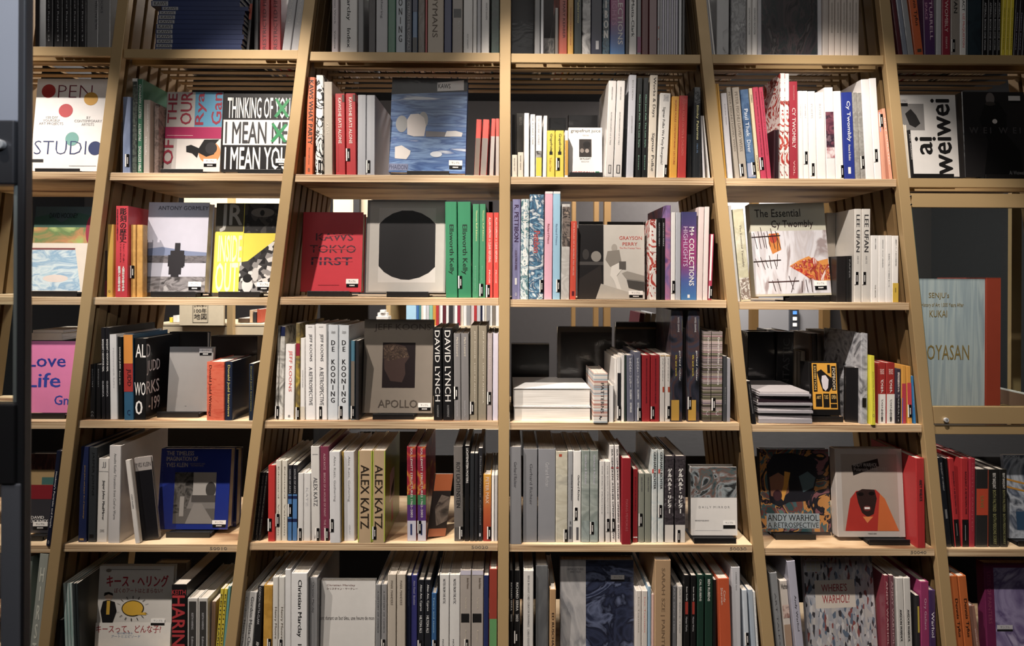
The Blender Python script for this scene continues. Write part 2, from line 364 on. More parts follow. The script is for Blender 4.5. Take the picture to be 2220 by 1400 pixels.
def build_S(x0, x1, yt, col, T, k, pos=''):
    s = k.get('s', .012); d = k.get('d', .21); dx = k.get('dx', 0); hard = k.get('hard', (x1 - x0) / cl.s > 11)
    pyb = CY + (cl.lp - CY) * D / (D + s)
    pyb += (px(x0) - sum(BX[cl.bay]) / 2) * 0
    a, b = P(px(x0), pyb, s), P(px(x1), pyb, s)
    top = P(px(x0 + dx), py(yt), s); hz = top.z - cl.zb
    hz = min(hz, zlev(cl.row - 1, cl.bay) - (.0375 if cl.row == 1 or (cl.bay == 5 and cl.row in (2, 4)) else .0245) - cl.zb) if cl.row else hz
    th = math.atan2(top.x - a.x, hz) if dx else 0
    a.x += k.get('tl', 0); b.x -= k.get('tr', 0); t = b.x - a.x
    t *= math.cos(th)
    if t < .001: t = .001
    h = hz / math.cos(th) - abs(math.tan(th)) * t
    z0 = cl.zb + .0004
    loc = (b.x - t * math.cos(th), s, z0 + t * math.sin(th)) if th > 0 else (a.x, s, z0)
    root = empty('tmp', loc, (0, th, 0))
    coat = k.get('coat', .25); rough = k.get('r', .45)
    cm = k['m'] if 'm' in k else M(col, rough, coat)
    gap = .0003 if t < .006 else .0006
    # geometry is made slightly slimmer than its slot so neighbours do not touch
    tt = t - gap
    ob('cover', case_mesh(tt, d, h, cm, hard), root, (gap / 2, 0, 0))
    ob('page_block', pages_mesh(tt, d, h, hard, mat=k.get('pm')), root, (gap / 2, 0, 0))
    def lz(Y): return min(h, max(0.0, (P(px(x0 + dx * .5), py(Y), s).z - cl.zb) / math.cos(th)))
    e = t * .1
    rects = []
    for bd in k.get('bd', ()):
        ya, yb_, bc = bd[:3]; fa, fb = (bd[3], bd[4]) if len(bd) > 4 else (.03, .97)
        rects.append((gap / 2 + tt * fa, max(lz(yb_), .0005), gap / 2 + tt * fb, min(lz(ya), h - .0005), bc if not isinstance(bc, str) else M(bc, rough, coat)))
    if rects: quad_print(root, rects)
    for tx in T:
        st, ya, yb_, tc = tx[:4]; fa, fb = (tx[4], tx[5]) if len(tx) > 5 else (.28, .72); mode = tx[6] if len(tx) > 6 else 'd'; bold = tx[7] if len(tx) > 7 else .6
        za, zb2 = lz(yb_), lz(ya)
        if zb2 - za < .004: continue
        if len(st) and mode in 'du' : pass
        put_text(root, st, t * fa, za, t * fb, zb2, -.0003 - .00005 * len(rects), tc, mode, bold)
    for st, ya, yb_, f0, f1, tc in k.get('rt', ()):
        me = text_mesh(st, tc, .6); o = ob('lettering', me, root); hh = lz(ya) - lz(yb_)
        o.matrix_local = Matrix(((0, 0, 1, t - gap / 2 + .0004), ((f1 - f0) * d, 0, 0, f0 * d), (0, hh, 0, lz(yb_)), (0, 0, 0, 1)))
    if k.get('rc'):
        vs, fs, ms = [], [], []
        for q, (pts, mt) in enumerate(k['rc']):
            n = len(vs); vs += [(t - gap / 2 + .0002 + q * .0001, f * d, lz(Y)) for f, Y in pts]; fs.append(tuple(range(n, n + len(pts)))); ms.append(M(mt, .4, .6) if isinstance(mt, str) else mt)
        ob('side_print', mesh('side_print', vs, fs, ms, list(range(len(fs)))), root)
    if 'tg' in k:
        tz = lz(k['tg'] + 50); spine_tag(root, min(max(.0036, t * k.get('ta', .25)), max(.0036, t - .009)), max(0.0005, tz))
    thick = (x1 - x0) / cl.s
    size = 'thin' if thick < 12 else ('thick' if thick > 24 else '')
    if 'look' in k: look = k['look']
    else:
        cw = k.get('cw', col if col in PAL else 'patterned'); tc = T[0][3] if T else None
        look = f"{size} {cw} book" + (f" with {tc if tc in PAL else 'coloured'} lettering" if tc else ' with plain spine')
        if k.get('tg') is not None and not tc: look = f"{size} {cw} book with black price tag"
        if dx and abs(dx) > 25 and len(look.split()) < 7: look += ', leaning'
    look = ' '.join(look.split()).replace('coloured lettering', 'small lettering')
    if not hard and 'name' not in k: look = re.sub(r'\bbook\b', 'paperback', look); k['name'] = 'paperback'; k['cat'] = 'paperback'
    lab = f"{look}, {pos}{where()}" if not k.get('behind') else f"{look}, behind others, {where()}"
    lab = shorten(lab); root.name = k.get('name', 'book')
    tag(root, lab, k.get('cat', 'book'), f"books on the {ROWN[cl.row]} shelf of the {BAYN[cl.bay]} bay")
    return root
def print_items(root, items, X0, Y0, X1, Y1, W, H, lift=0):
    vs, fs, mats, mi = [], [], [], []
    u = lambda X: (X - X0) / (X1 - X0) * W
    v = lambda Y: (1 - (Y - Y0) / (Y1 - Y0)) * H
    cxl = lambda a, lo, hi: min(hi, max(lo, a))
    y = -.0002 - lift
    for i, it in enumerate(items):
        y -= .00004 + (.00022 if i and items[i - 1][0] == 't' and len(items[i - 1]) > 8 and items[i - 1][8] > 0 and it[0] != 't' else 0); kd = it[0]
        if kd == 't':
            _, s, a, b, c, d, col = it[:7]; mode = it[7] if len(it) > 7 else 'h'; bold = it[8] if len(it) > 8 else .6
            put_text(root, s, u(a), v(d), u(c), v(b), y, col, mode, bold); continue
        if kd == 's': sticker(root, u(it[1]), v(it[4]), u(it[3]), v(it[2]), y); continue
        mt = it[-1] if not isinstance(it[-1], str) else M(it[-1], .45, .25)
        if kd == 'r':
            _, a, b, c, d, _m = it; pts = [(a, d), (c, d), (c, b), (a, b)]
        elif kd == 'e':
            _, a, b, c, d, _m = it; N = 28; pts = [((a + c) / 2 + (c - a) / 2 * math.cos(q * 2 * math.pi / N), (b + d) / 2 - (d - b) / 2 * math.sin(q * 2 * math.pi / N)) for q in range(N)]
        else: pts = it[1]
        n = len(vs); vs += [(cxl(u(a), .0004, W - .0004), y, cxl(v(b), .0004, H - .0004)) for a, b in pts]
        ar = sum(vs[n+q][0] * vs[n+(q+1) % len(pts)][2] - vs[n+(q+1) % len(pts)][0] * vs[n+q][2] for q in range(len(pts)))
        f = tuple(range(n, n + len(pts))); fs.append(f if ar > 0 else f[::-1])
        if mt not in mats: mats.append(mt)
        mi.append(mats.index(mt))
    if fs: ob('cover_print', mesh('cover_print', vs, fs, mats, mi), root)
def build_F(x0, x1, yt, yb, col, look, items, k, pos=''):
    s = k.get('s', .075); tilt = math.radians(k.get('tilt', 7)); th = k.get('th', .018); yaw = math.radians(k.get('yaw', 0))
    stand = k.get('lip')
    pb = py(yb)
    a, b = P(px(x0), pb, s), P(px(x1), pb, s)
    zb = cl.zb + (.0125 if stand else .0006) if not k.get('zfree') else a.z
    a.x += k.get('tl', 0); b.x -= k.get('tr', 0); W = (b.x - a.x) / math.cos(yaw)
    hz = .25
    for _ in range(4): hz = P(px(x0), py(yt), s + hz * math.tan(tilt)).z - zb
    H = hz / math.cos(tilt)
    rl = math.radians(k.get('rl', 0))
    root = empty(k.get('name', 'book'), (a.x, s, zb + th * math.sin(tilt) + max(0, W * math.sin(rl))), (-tilt, rl, yaw))
    coat = k.get('coat', .3); cm = k.get('m') or M(col, .4, coat)
    hard = k.get('hard', True)
    if k.get('slab'):
        o = ob('board', boxes('board', [(0, 0, 0, W, th, H)], [cm]), root); bevel(o, .001)
    else:
        ob('cover', case_mesh(th, W, H, cm, hard, True), root); ob('page_block', pages_mesh(th, W, H, hard, True), root)
    print_items(root, items, x0, yt, x1, yb, W, H)
    lab = f"{look}, {pos}{where()}" if not k.get('behind') else f"{look}, {where()}"
    lab = shorten(lab)
    if k.get('nopos'): lab = f"{look}, {where()}"
    tag(root, lab, k.get('cat', 'book'), f"books on the {ROWN[cl.row]} shelf of the {BAYN[cl.bay]} bay" if not k.get('cat') else None)
    if stand:
        l0, l1 = stand; a = P(px(l0), cl.lp - 4, s - .02).x; b = P(px(l1), cl.lp - 4, s - .02).x
        st = empty('book_stand', ((a + b) / 2, s - .022, cl.zb)); w2 = (b - a) / 2
        bevel(ob('base_plate', boxes('base_plate', [(-w2, 0, .0004, w2, .09, .0034), (-w2, .004, .0034, w2, .026, .0115)], [BLACKM]), st), .0006)
        bevel(ob('front_lip', boxes('front_lip', [(-w2, -.003, .0004, w2, 0, .018)], [BLACKM]), st), .0008)
        tt = math.tan(tilt); y0 = .024 + (th + .003) / math.cos(tilt); hh = min(.12, H * .6)
        vs = [(-w2*.8, y0, .003), (w2*.8, y0, .003), (w2*.8, y0+.003, .003), (-w2*.8, y0+.003, .003), (-w2*.8, y0 + hh*tt, hh), (w2*.8, y0 + hh*tt, hh), (w2*.8, y0+.003 + hh*tt, hh), (-w2*.8, y0+.003 + hh*tt, hh)]
        ob('back_plate', boxes('back_plate', [vs], [BLACKM]), st)
        tag(st, f"black metal stand under the {k.get('short', 'face-out book')}, {where()}", 'book stand', 'black book stands')
    return root
def build_H(x0, x1, yt, yb, col, look, T, k, pos=''):
    s = k.get('s', .02); d = k.get('d', .22)
    a, b = P(px(x0), py(yb), s), P(px(x1), py(yb), s); zt = P(px(x0), py(yt), s).z
    z0 = a.z if not k.get('floor') else cl.zb + .0005
    W, H = b.x - a.x, zt - z0 - .0004
    root = empty(k.get('name', 'book'), (a.x, s, z0), (0, 0, math.radians(k.get('yaw', 0))))
    cm = k.get('m') or M(col, .4, .4); hard = k.get('hard', False); c = .0022 if hard else .0007
    front = k.get('front', 'spine')
    bl = [(0, 0, 0, W, d, c), (0, 0, H - c, W, d, H)]
    if front == 'spine': bl.append((0, 0, c, W, c, H - c))
    else: bl.append((0, c, c, c, d, H - c))
    ob('cover', boxes('cover', bl, [cm]), root)
    pmesh = boxes('page_block', [(.002, .002 if front != 'spine' else c, c, W - .002, d - .003, H - c)], [k.get('pm') or PAGEH]); ob('page_block', pmesh, root)
    print_items(root, T, x0, yt, x1, yb, W, H)
    tag(root, f"{look}, {where()}", k.get('cat', 'book'), k.get('grp', f"stacked books, {where()}"))
    return root
def pageh():
    m, nt, b = nodes('page_edges_flat')
    t = nt.nodes.new('ShaderNodeTexCoord'); mp = nt.nodes.new('ShaderNodeMapping'); mp.inputs['Scale'].default_value = (6, 12, 1400)
    n = nt.nodes.new('ShaderNodeTexNoise'); n.inputs['Scale'].default_value = 1; n.inputs['Detail'].default_value = 2
    r = nt.nodes.new('ShaderNodeValToRGB'); r.color_ramp.elements[0].color = lin('b5aca2'); r.color_ramp.elements[1].color = lin('eeeae4'); r.color_ramp.elements[0].position = .3; r.color_ramp.elements[1].position = .6
    nt.links.new(t.outputs['Object'], mp.inputs[0]); nt.links.new(mp.outputs[0], n.inputs['Vector']); nt.links.new(n.outputs['Fac'], r.inputs[0]); nt.links.new(r.outputs[0], b.inputs['Base Color'])
    b.inputs['Roughness'].default_value = .8; return m
PAGEH = pageh()
# ---------------------------------------------------------------- the setting behind and around
def room():
    G = -1.55; wl = plain('grey_wall_paint', '433e3d', .8); wl2 = plain('pale_grey_panel', 'b9b6b5', .5, .2); fl = plain('dark_floor', '3a3330', .5); ce = plain('dark_ceiling', '1c1b1d', .8)
    def st(n, b, mt): return tag(ob(n, boxes(n, [b], [mt])), kind='structure')
    st('floor', (-5, -4.5, G - .1, 5, 4.6, G), fl); st('ceiling', (-5, -4.5, 2.1, 5, 4.6, 2.2), ce)
    st('wall_back', (-5, 4.5, G, 5, 4.6, 2.1), wl); st('wall_front', (-5, -4.6, G, 5, -4.5, 2.1), ce)
    st('wall_left', (-5.1, -4.5, G, -5, 4.6, 2.1), ce); st('wall_right', (5, -4.5, G, 5.1, 4.6, 2.1), ce)
room()
def seg(pa, pb, dep, w=.034, d=.03, y=0):
    """slanted bar whose left edge runs from pixel pa (top) to pb (bottom) on the front plane; extended above and below the picture"""
    a, b = P(pa[0], pa[1], 0), P(pb[0], pb[1], 0); sl = (a.x - b.x) / (a.z - b.z)
    z1, z0 = 1.25, -1.55
    xa = a.x + (z1 - a.z) * sl; xb = a.x + (z0 - a.z) * sl
    return [(xb, y, z0), (xb + w, y, z0), (xb + w, y + d, z0), (xb, y + d, z0), (xa, y, z1), (xa + w, y, z1), (xa + w, y + d, z1), (xa, y + d, z1)], (lambda z: a.x + (z - a.z) * sl)
UP = [(-145, -317), (258, 86), (661, 489), (1084, 1079), (1506, 1654), (1903, 2048), (2310, 2455)]
case = empty('bookcase', (0, 0, -1.55))
tag(case, 'tall open bookcase with slanting champagne metal uprights and plywood shelves', 'bookcase')
def cpart(name, bl, mat, bv=.001):
    o = ob(name, boxes(name, [b if len(b) == 8 else boxv(*b) for b in bl], [mat])); o.parent = case; o.matrix_parent_inverse = Matrix.Translation((0, 0, 1.55))
    if bv: bevel(o, bv)
    return o
UX = []
DEP = .35
for t_, b_ in UP:
    v, fx = seg((t_, 0), (b_, 1400), 0, .034, .02, -.006); UX.append(fx); cpart('upright', [v], BRASS, .0015)
    for k in range(7 if t_ < 2000 else 4):
        y = .03 + k * .047
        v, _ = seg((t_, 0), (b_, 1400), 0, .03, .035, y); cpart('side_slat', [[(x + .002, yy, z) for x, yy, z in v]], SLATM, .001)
UW = .034
for l in range(-1, 6):
    for bay in range(6):
        pz = LEV[l][bay] if l >= 0 else LEV[0][bay] - 262  # level above the view is unseen, added to shade the top row
        zt = P(sum(BX[bay]) / 2, pz, 0).z
        xa, xb = UX[bay](zt - .012) + UW + .001, UX[bay + 1](zt - .012) - .001
        if l in (-1, 0) or (bay == 5 and l in (1, 3)):
            cpart('cross_beam', [(xa, .0, zt - .028, xb, .012, zt)], BRASS)
            cpart('lower_beam', [(xa, .035, zt - .034, xb, .047, zt - .0125)], BRASS)
            for q in range(6):
                y = .062 + q * .05
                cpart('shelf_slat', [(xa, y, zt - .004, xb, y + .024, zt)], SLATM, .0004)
        else:
            if bay == 5 and l == 2: continue
            # the board follows the slant of the uprights at its ends
            cpart('shelf_board', [(xa, .0, zt - .0235, xb, DEP, zt)], WOOD, .0008)
            if l in (1,): pass
# ================================================================ row 0 (top shelf)
cell(0, 0, 0, 0)
for i, (a, b) in enumerate(((342, 398), (408, 472), (478, 536), (544, 592), (600, 652))):
    S(a, b, -330, 'charcoal', ('Conrad Coral Report 24', -250, 315, 'light grey', .35, .6), d=.24, look='black book of a white-lettered series of five')
S(656, 742, -300, 'grey', ('VALSE PATTERN 1988', -60, 225, 'dark grey', .75, .95, 'u'), coat=.8); S(744, 834, -300, 'grey', ('BOOKS', -40, 100, 'dark grey', .2, .4), coat=.8)
S(262, 300, -250, 'charcoal', s=.1, behind=1, look='black book in the shade')
cell(0, 1)
ks = [(1176, 1835, 362, 381), (1178, 1830, 330, 361), (1183, 1838, 294, 329), (1181, 1850, 257, 293), (1180, 1838, 221, 256), (1184, 1840, 180, 220), (1196, 1850, 147, 179), (1200, 1850, 111, 146), (1205, 1858, 79, 110), (1224, 1884, 47, 78), (1148, 1820, 4, 46), (1160, 1825, -34, 3), (1165, 1835, -72, -35)]
for i, (a, b, c, d_) in enumerate(ks):
    Hz(a, b, c, d_, '22356e', f'blue-spined book with white lettered label, {["lowest","second from bottom","third from bottom","fourth from bottom","fifth from bottom","sixth from bottom","seventh from bottom","eighth from bottom","ninth from bottom","tenth from bottom","protruding eleventh","twelfth from bottom","topmost"][i]} in pile',
       [('r', a + 8, c + 4, a + 128, d_ - 2, 'silver'), ('t', 'KAWS', a + 22, c + 8, a + 116, d_ - 6, 'charcoal', 'h', 1.2)], grp='pile of blue books on the top shelf')
S(1866, 1890, -120, 'charcoal', dx=40, bd=[(30, 150, 'rust')], s=.03, look='narrow dark book with red patch leaning right')
S(1925, 1960, -300, 'charcoal', s=.03)
S(1970, 2044, -280, 'red', ('RESTRICTED FINDS', -100, 375, 'maroon', .3, .65, 'u')); S(2051, 2130, -280, 'red', ('RESTRICTED FINDS', -90, 375, 'maroon', .3, .65, 'u'))
S(2137, 2202, -280, 'light grey', ('IN ACTION', -60, 180, 'white', .3, .6), dx=85); S(2206, 2270, -280, 'light grey', ('IN ACTION', -70, 190, 'white', .3, .6), dx=85)
cell(0, 2, 540, 0)
S(560, 618, -200, 'charcoal', s=.1)
S(626, 676, -300, 'e0d2d6', ('Christian Work    Volume', -100, 370, 'dark grey', .4, .6)); S(690, 820, -320, 'white', ('Christian Marclay   Index', -420, 362, 'black', .35, .62, 'd', 1.5)); S(824, 868, -310, 'grey', s=.02)
S(905, 960, -310, '251a1c'); S(962, 1050, -300, 'light grey', ('Gathering', -60, 140, 'dark grey', .35, .6)); S(1053, 1110, -310, 'green')
S(1113, 1185, -300, 'light blue', ('DEKOONING', -280, 320, 'charcoal', .28, .68, 's', .3), m=M('b5bfc9', .45, .25), cw='pale blue')
S(1188, 1236, -300, '1b1f33', ('ARIEL ANT  CYPRUS HILTON ALS', -200, 380, 'light grey', .3, .65, 'd', 1), cw='dark navy'); S(1239, 1276, -300, 'steel blue', bd=[(-300, 90, 'navy'), (285, 395, 'black')])
S(1281, 1334, -300, 'taupe', m=art('bark', ['taupe', '5a4a3a', '8a7a68'], 40, (1, 1, .3))); S(1337, 1350, -300, 'red'); S(1353, 1476, -300, 'b5a48f', ('LUC TUYMANS', -280, 285, 'brown', .3, .62), cw='beige')
S(1480, 1536, -300, '1f2c66', cw='dark blue'); S(1541, 1620, -310, 'a49a92', ('Maria Volume', 160, 240, 'white', .5, .75), bd=[(68, 134, 'black', .12, .85)], cw='warm grey', look='grey-beige book with a black square on its spine')
S(1626, 1695, -310, 'white', ('ROY HONESTY', 260, 370, 'grey', .4, .55)); S(1698, 1727, -310, 'white'); S(1730, 1758, -310, 'light grey'); S(1762, 1822, -310, 'white', ('WHITE RAVEN', 20, 150, 'grey', .55, .75)); S(1836, 1900, -310, '163329', m=art('dkg', ['0f2a20', '1c4030', '0c1c18'], 30), cw='dark green')
cell(0, 3, 1080, 0)
Fc(100, 268, -120, 395, 'charcoal', 'dark grey book standing cover-out in the shade', s=.09, tilt=3, th=.02)
S(276, 318, -300, 'grey', s=.02); S(322, 345, -300, 'silver', coat=1); S(430, 458, 60, 'taupe', coat=1, s=.03)
Fc(345, 430, 290, 396, '6a625c', 'small crumpled grey paperback', s=.06, th=.01, tilt=2, items=[('r', 347, 292, 428, 394, art('fur', ['2a2724', '8d857d', '4a443f'], 90, (1, 1, .4)))])
S(462, 523, -300, 'rust', ('MARY KERBER', 10, 290, 'maroon', .45, .75, 'd', 1)); S(527, 571, -300, 'ochre', ('PICTURES IN THE SHOP AND HOUSE', 60, 345, 'rust', .4, .6)); S(575, 633, -300, '15241f', ('Blinky Palermo', -160, 175, 'pale yellow', .35, .7), cw='dark green')
S(637, 703, -300, 'grey', m=art('bwph', ['2c2a2a', '9a9796', 'c9c6c4', '3a3838'], 22), look='book with a black and white photograph spine'); S(705, 788, -300, '22233d', bd=[(310, 375, 'light grey', .42, .7)], cw='dark blue')
WAVE = art('wave', ['e9ecee', '5a8fb0', '20486e', 'dfe6e8', '3a7a8c'], 16, (1, 1, 1.4), dist=2.5)
S(791, 846, -300, 'navy', ('PETTIBON', -330, 290, 'white', .2, .75, 's', .8), m=art('dkwave', ['16263c', '3a6076', '0e1826', '8aa0a8'], 26, dist=2.5), look='dark blue wave-patterned book with stacked white letters')
GRD = art('mplus', ['3b76b4', '4a5fa6', '93336e', 'a23a78', '4b3f78', '353b6a'], 1, (1, 1, 3.4), 'grad')
S(849, 962, -300, 'blue', ('HIGHLIGHTS', -190, 195, 'd89ac0', .12, .42, 'd', .3), ('M+ COLLECTIONS', -320, 338, 'white', .52, .84, 'd', 1.2), m=GRD, look='pink-to-blue gradient book with white capitals')
S(966, 990, -300, 'charcoal'); S(993, 1050, -300, 'white', ('Gordon Matta-Clark', -200, 282, 'black', .3, .68, 'd', 1)); S(1054, 1084, -300, 'grey', bd=[(280, 400, 'magenta')]); S(1088, 1140, -300, '6e1c1f', cw='dark red'); S(1143, 1205, -300, '681a22', cw='dark red', coat=.6)
S(1209, 1226, -300, 'light grey', bd=[(200, 222, 'rust', .2, .6), (290, 305, 'rust', .2, .6)])
for i in range(8): S(1228 + i * 17, 1243 + i * 17, -300 + (i % 3) * 6, 'pale lilac' if i % 2 else 'light grey', look='thin pale journal of a uniform set')
S(1369, 1392, -300, 'silver', coat=1); S(1395, 1416, -290, 'charcoal')
cell(0, 4, 1620, 0)
for i in range(3): S(-284 + i * 15, -271 + i * 15, -280, ['light grey', 'silver', 'white'][i], dx=-75, look='thin pale paperback leaning left')
S(-235, -138, -300, 'grey', s=.015, coat=.8); S(-125, -8, -300, 'grey', coat=1, m=art('foil', ['77777a', 'a4a4a6', '6a6a6c', 'c2c2c4'], 60, (1, 1, .5)), look='thick grey book in crinkled film')
S(-2, 34, -300, 'white', ('GERHARD RICHTER', 60, 265, 'grey', .3, .6)); S(37, 76, -300, 'white', ('GERHARD RICHTER', 60, 265, 'grey', .3, .6))
PNT = art('darkpaint', ['1c1f24', '3a3036', '202c2e', '4a3c40', '15171a', '5a5456'], 9, (1.2, 1, .5), dist=3)
Fc(80, 572, -330, 414, 'c4c3c8', 'pale book whose cover shows a dark abstract painting', [('r', 108, -280, 543, 394, PNT), ('t', 'RICHTER', 300, 404, 355, 411, 'dark grey')], s=.02, tilt=1)
S(576, 618, -300, 'c9bdb4', coat=1, cw='beige')
for i in range(5): S(622 + i * 46, 664 + i * 46, -300, 'd6c8bd', ('GERHARD RICHTER  CATALOGUE', 20, 250, 'taupe', .35, .55), cw='cream', look='cream book of a uniform set of five')
cell(0, 5)
S(1150, 1184, -300, 'maroon', dx=-95, cw='maroon'); S(1187, 1222, -300, 'grey', dx=-95, m=M('8d94a6', .4, .8), cw='blue-grey'); S(1225, 1270, -300, 'silver', dx=-95, coat=.8)
S(1276, 1340, -300, 'orange', ('Dennis Tyfus', -80, 200, 'black', .35, .8, 'd', 1), dx=-85, bd=[(375, 400, 'brown', .3, .8)])
S(1347, 1430, -300, 'purple', ('JAMES TURRELL', -220, 305, 'e2c3d4', .45, .8, 'd', .8), ('SPACE', 20, 150, 'e2a3c4', .15, .35), dx=-22, m=art('tur', ['4a2a66', '6a2a5e', '8a2a50'], 1, (1, 1, 2.6), 'grad'), cw='purple')
S(1436, 1475, -300, 'light grey'); S(1479, 1542, -300, 'crimson', ('CY TWOMBLY', -110, 245, 'pale pink', .3, .68), ('ESSAYS', 280, 370, 'pale pink', .4, .6)); S(1546, 1612, -300, '9d9388', ('UFAN', -60, 100, 'black', .3, .7, 'd', 1.4), tg=345, ta=.1, cw='grey-beige')
S(1616, 1662, -300, 'white', ('IMPACT', -60, 85, 'black', .3, .7, 'd', 1.5), ('LIZ McQUISTON', 105, 360, 'coral', .3, .7, 'd', 1))
S(1666, 1778, -300, '1a2634', m=art('dkt', ['141c28', '20323c', '1a2234'], 14), coat=.8, cw='blue-black')
for i, (a, b) in enumerate(((1783, 1822), (1825, 1860), (1863, 1892), (1895, 1922))): S(a, b, -300, 'black', ('AFTERALL BOOKS ONE WORK', 20, 385, 'light grey', .3, .65, 'd', .8), dx=10)
for i in range(3): S(1926 + i * 30, 1953 + i * 30, -300, 'yellow', ('VISUAL LANGUAGE READER', 60, 380, 'black', .4, .6), dx=28)
for i in range(3): S(2020 + i * 32, 2049 + i * 32, -300 + 30 * i, '2a2026', ('DESIGN SPEAKS', 100, 380, 'lilac', .35, .6), dx=36, cw='dark')
# ================================================================ row 1
cell(1, 0, 0, 0)
Fc(222, 800, 600, 1284, 'efebea', 'white book cover with coloured dots and thin capitals', [
 ('e', 265, 642, 372, 744, 'red'), ('t', 'PEN', 392, 648, 655, 742, '7a1f3a', 'h', -1), ('e', 594, 700, 702, 798, 'ochre'), ('e', 408, 788, 516, 888, 'c94a50'),
 ('t', '150 DIY\nYOURSELF\nART PROJECTS', 265, 880, 450, 950, 'grey', 'h', 0), ('t', 'BY\nCONTEMPORARY\nARTISTS', 535, 880, 745, 950, 'grey', 'h', 0), ('e', 476, 997, 578, 1098, '6fa8a2'),
 ('t', 'STUDI', 245, 1062, 640, 1162, 'ink blue', 'h', -1), ('e', 657, 1064, 760, 1166, 'ink blue'), ('r', 225, 1198, 322, 1220, 'charcoal'), ('r', 520, 1244, 728, 1247, 'grey')], lip=(275, 612), s=.06, th=.02, tilt=5, short='white dotted-cover book')
Fc(640, 832, 628, 1290, 'black', 'black book behind the white dotted cover', s=.12, th=.02, tilt=3, behind=1)
cell(1, 1)
S(905, 926, 925, 'brown', s=.02); S(928, 990, 735, '7d8fb5', tg=1215, ta=.5, m=art('bluecloth', ['6f80a6', '8b9cc2'], 60, (1, 1, .2)), cw='blue-grey')
CAMO = art('camo', ['2c3430', '59645a', '1c2224', '8a9082'], 40, dist=2)
S(1000, 1040, 595, '37403a', m=CAMO, bd=[(595, 618, 'white')], look='dark foliage-patterned book with pale top'); S(1042, 1080, 600, 'green', ('SPBH EDITIONS     PROPERTY     FELICITY HAMMOND', 640, 1300, 'white', .25, .75, 'u', 1.2))
S(1086, 1150, 758, 'b0a399', ('Stiftelsen for nye', 790, 1000, 'white', .55, .75), ('Hirtado', 1040, 1175, 'white', .35, .55), cw='grey-beige', pm=None); S(1156, 1200, 790, '8a6f66', m=art('twig', ['6b5a54', 'a78f86', '4a3c38'], 40), s=.03)
Fc(1232, 1668, 700, 1302, 'b9b1ac', 'cover with crimson lettering, blue corner and small photograph', [
 ('r', 1455, 700, 1668, 962, '4f93b8'), ('t', 'THE', 1248, 715, 1315, 935, 'crimson', 'u', 1.5), ('t', 'OUR', 1345, 700, 1432, 945, 'crimson', 'u', 1.5), ('t', 'Rya', 1460, 705, 1545, 948, 'crimson', 'u', 1.3), ('t', 'Gan', 1585, 705, 1662, 945, 'crimson', 'u', 1.3),
 ('r', 1232, 966, 1668, 1052, 'b01f55'), ('r', 1250, 1028, 1450, 1031, 'pale pink'), ('t', 'OF', 1226, 1066, 1304, 1245, 'crimson', 'u', 1.5), ('r', 1330, 1056, 1668, 1300, 'd9d1cb'),
 ('e', 1500, 1075, 1668, 1240, 'd08a50'), ('p', [(1402, 1110), (1440, 1100), (1500, 1125), (1540, 1060), (1655, 1058), (1610, 1110), (1620, 1170), (1560, 1190), (1500, 1160), (1490, 1200), (1450, 1165), (1405, 1155)], 'black'), ('e', 1550, 1080, 1640, 1170, 'charcoal'),
 ('s', 1540, 1205, 1642, 1265)], lip=(1225, 1545), s=.055, tilt=4, th=.02, short='crimson-lettered cover')
GX = lambda a, b, c, d: ('p', [(a, b), (a + 20, b - 6), ((a + c) / 2, (b + d) / 2 - 18), (c - 20, b - 2), (c, b + 8), ((a + c) / 2 + 16, (b + d) / 2), (c - 4, d - 6), (c - 26, d), ((a + c) / 2, (b + d) / 2 + 20), (a + 18, d + 2), (a - 2, d - 10), ((a + c) / 2 - 18, (b + d) / 2)], '1f8a4c')
Fc(1676, 2214, 712, 1296, '1a1819', 'black-white cover of capitals with green crosses', [
 ('t', 'THINKING OF YOU', 1712, 742, 2200, 895, 'white', 'h', 1.2), ('r', 1684, 908, 2210, 1096, 'e2dcd6'), ('t', 'I MEAN ME', 1702, 925, 2186, 1082, 'charcoal', 'h', 1.8), ('t', 'I MEAN YOU', 1702, 1112, 2192, 1275, 'white', 'h', 1.8),
 ('r', 2060, 925, 2072, 930, 'white'), GX(2080, 752, 2200, 890), GX(2058, 938, 2186, 1075), ('s', 2100, 1195, 2190, 1250)], lip=(1810, 2140), s=.05, tilt=3, th=.024, short='block-capital cover')
cell(1, 2, 540, 0)
S(376, 410, 1190, 'cream', s=.05, d=.1, look='small cream booklet')
S(412, 485, 585, 'e2683a', ('KAWS WHAT PARTY', 610, 1095, 'black', .25, .8, 'd', 1.6), ('Storefront', 1120, 1250, 'brown', .4, .55), ('8', 1275, 1305, 'brown', .35, .6, 'h'), dx=20, s=.006, cw='orange')
SCR = art('scribble', ['e9e5df', 'e9e5df', '1a1a1c', 'e9e5df', 'efebe6', '1a1a1c'], 14, (1, 1, .8), 'noise', 2.4, True)
S(498, 558, 570, 'white', m=SCR, dx=8, tg=1260, ta=.4, look='white book with black scribbled spine'); S(570, 634, 620, 'b5a998', ('KAWS', 935, 1015, 'cream', .25, .6, 'd', 1), dx=-3, coat=.8, cw='beige')
S(658, 732, 710, 'red', ('KAWS:HE EATS ALONE', 745, 1090, 'e8d5cc', .32, .62, 'd', 1.6), bd=[(720, 775, '4d3526', .72, .96), (1095, 1300, 'b6282c', .1, .3)], dx=-6, d=.2)
S(738, 814, 708, 'red', ('KAWS:HE EATS ALONE', 740, 1090, 'e8d5cc', .32, .62, 'd', 1.6), bd=[(718, 770, '4d3526', .72, .96)], tg=1172, ta=.02, dx=-6, d=.2)
S(822, 886, 720, 'a3a5ab', cw='grey'); S(889, 955, 722, 'a3a5ab', tg=1262, ta=.02, cw='grey'); 
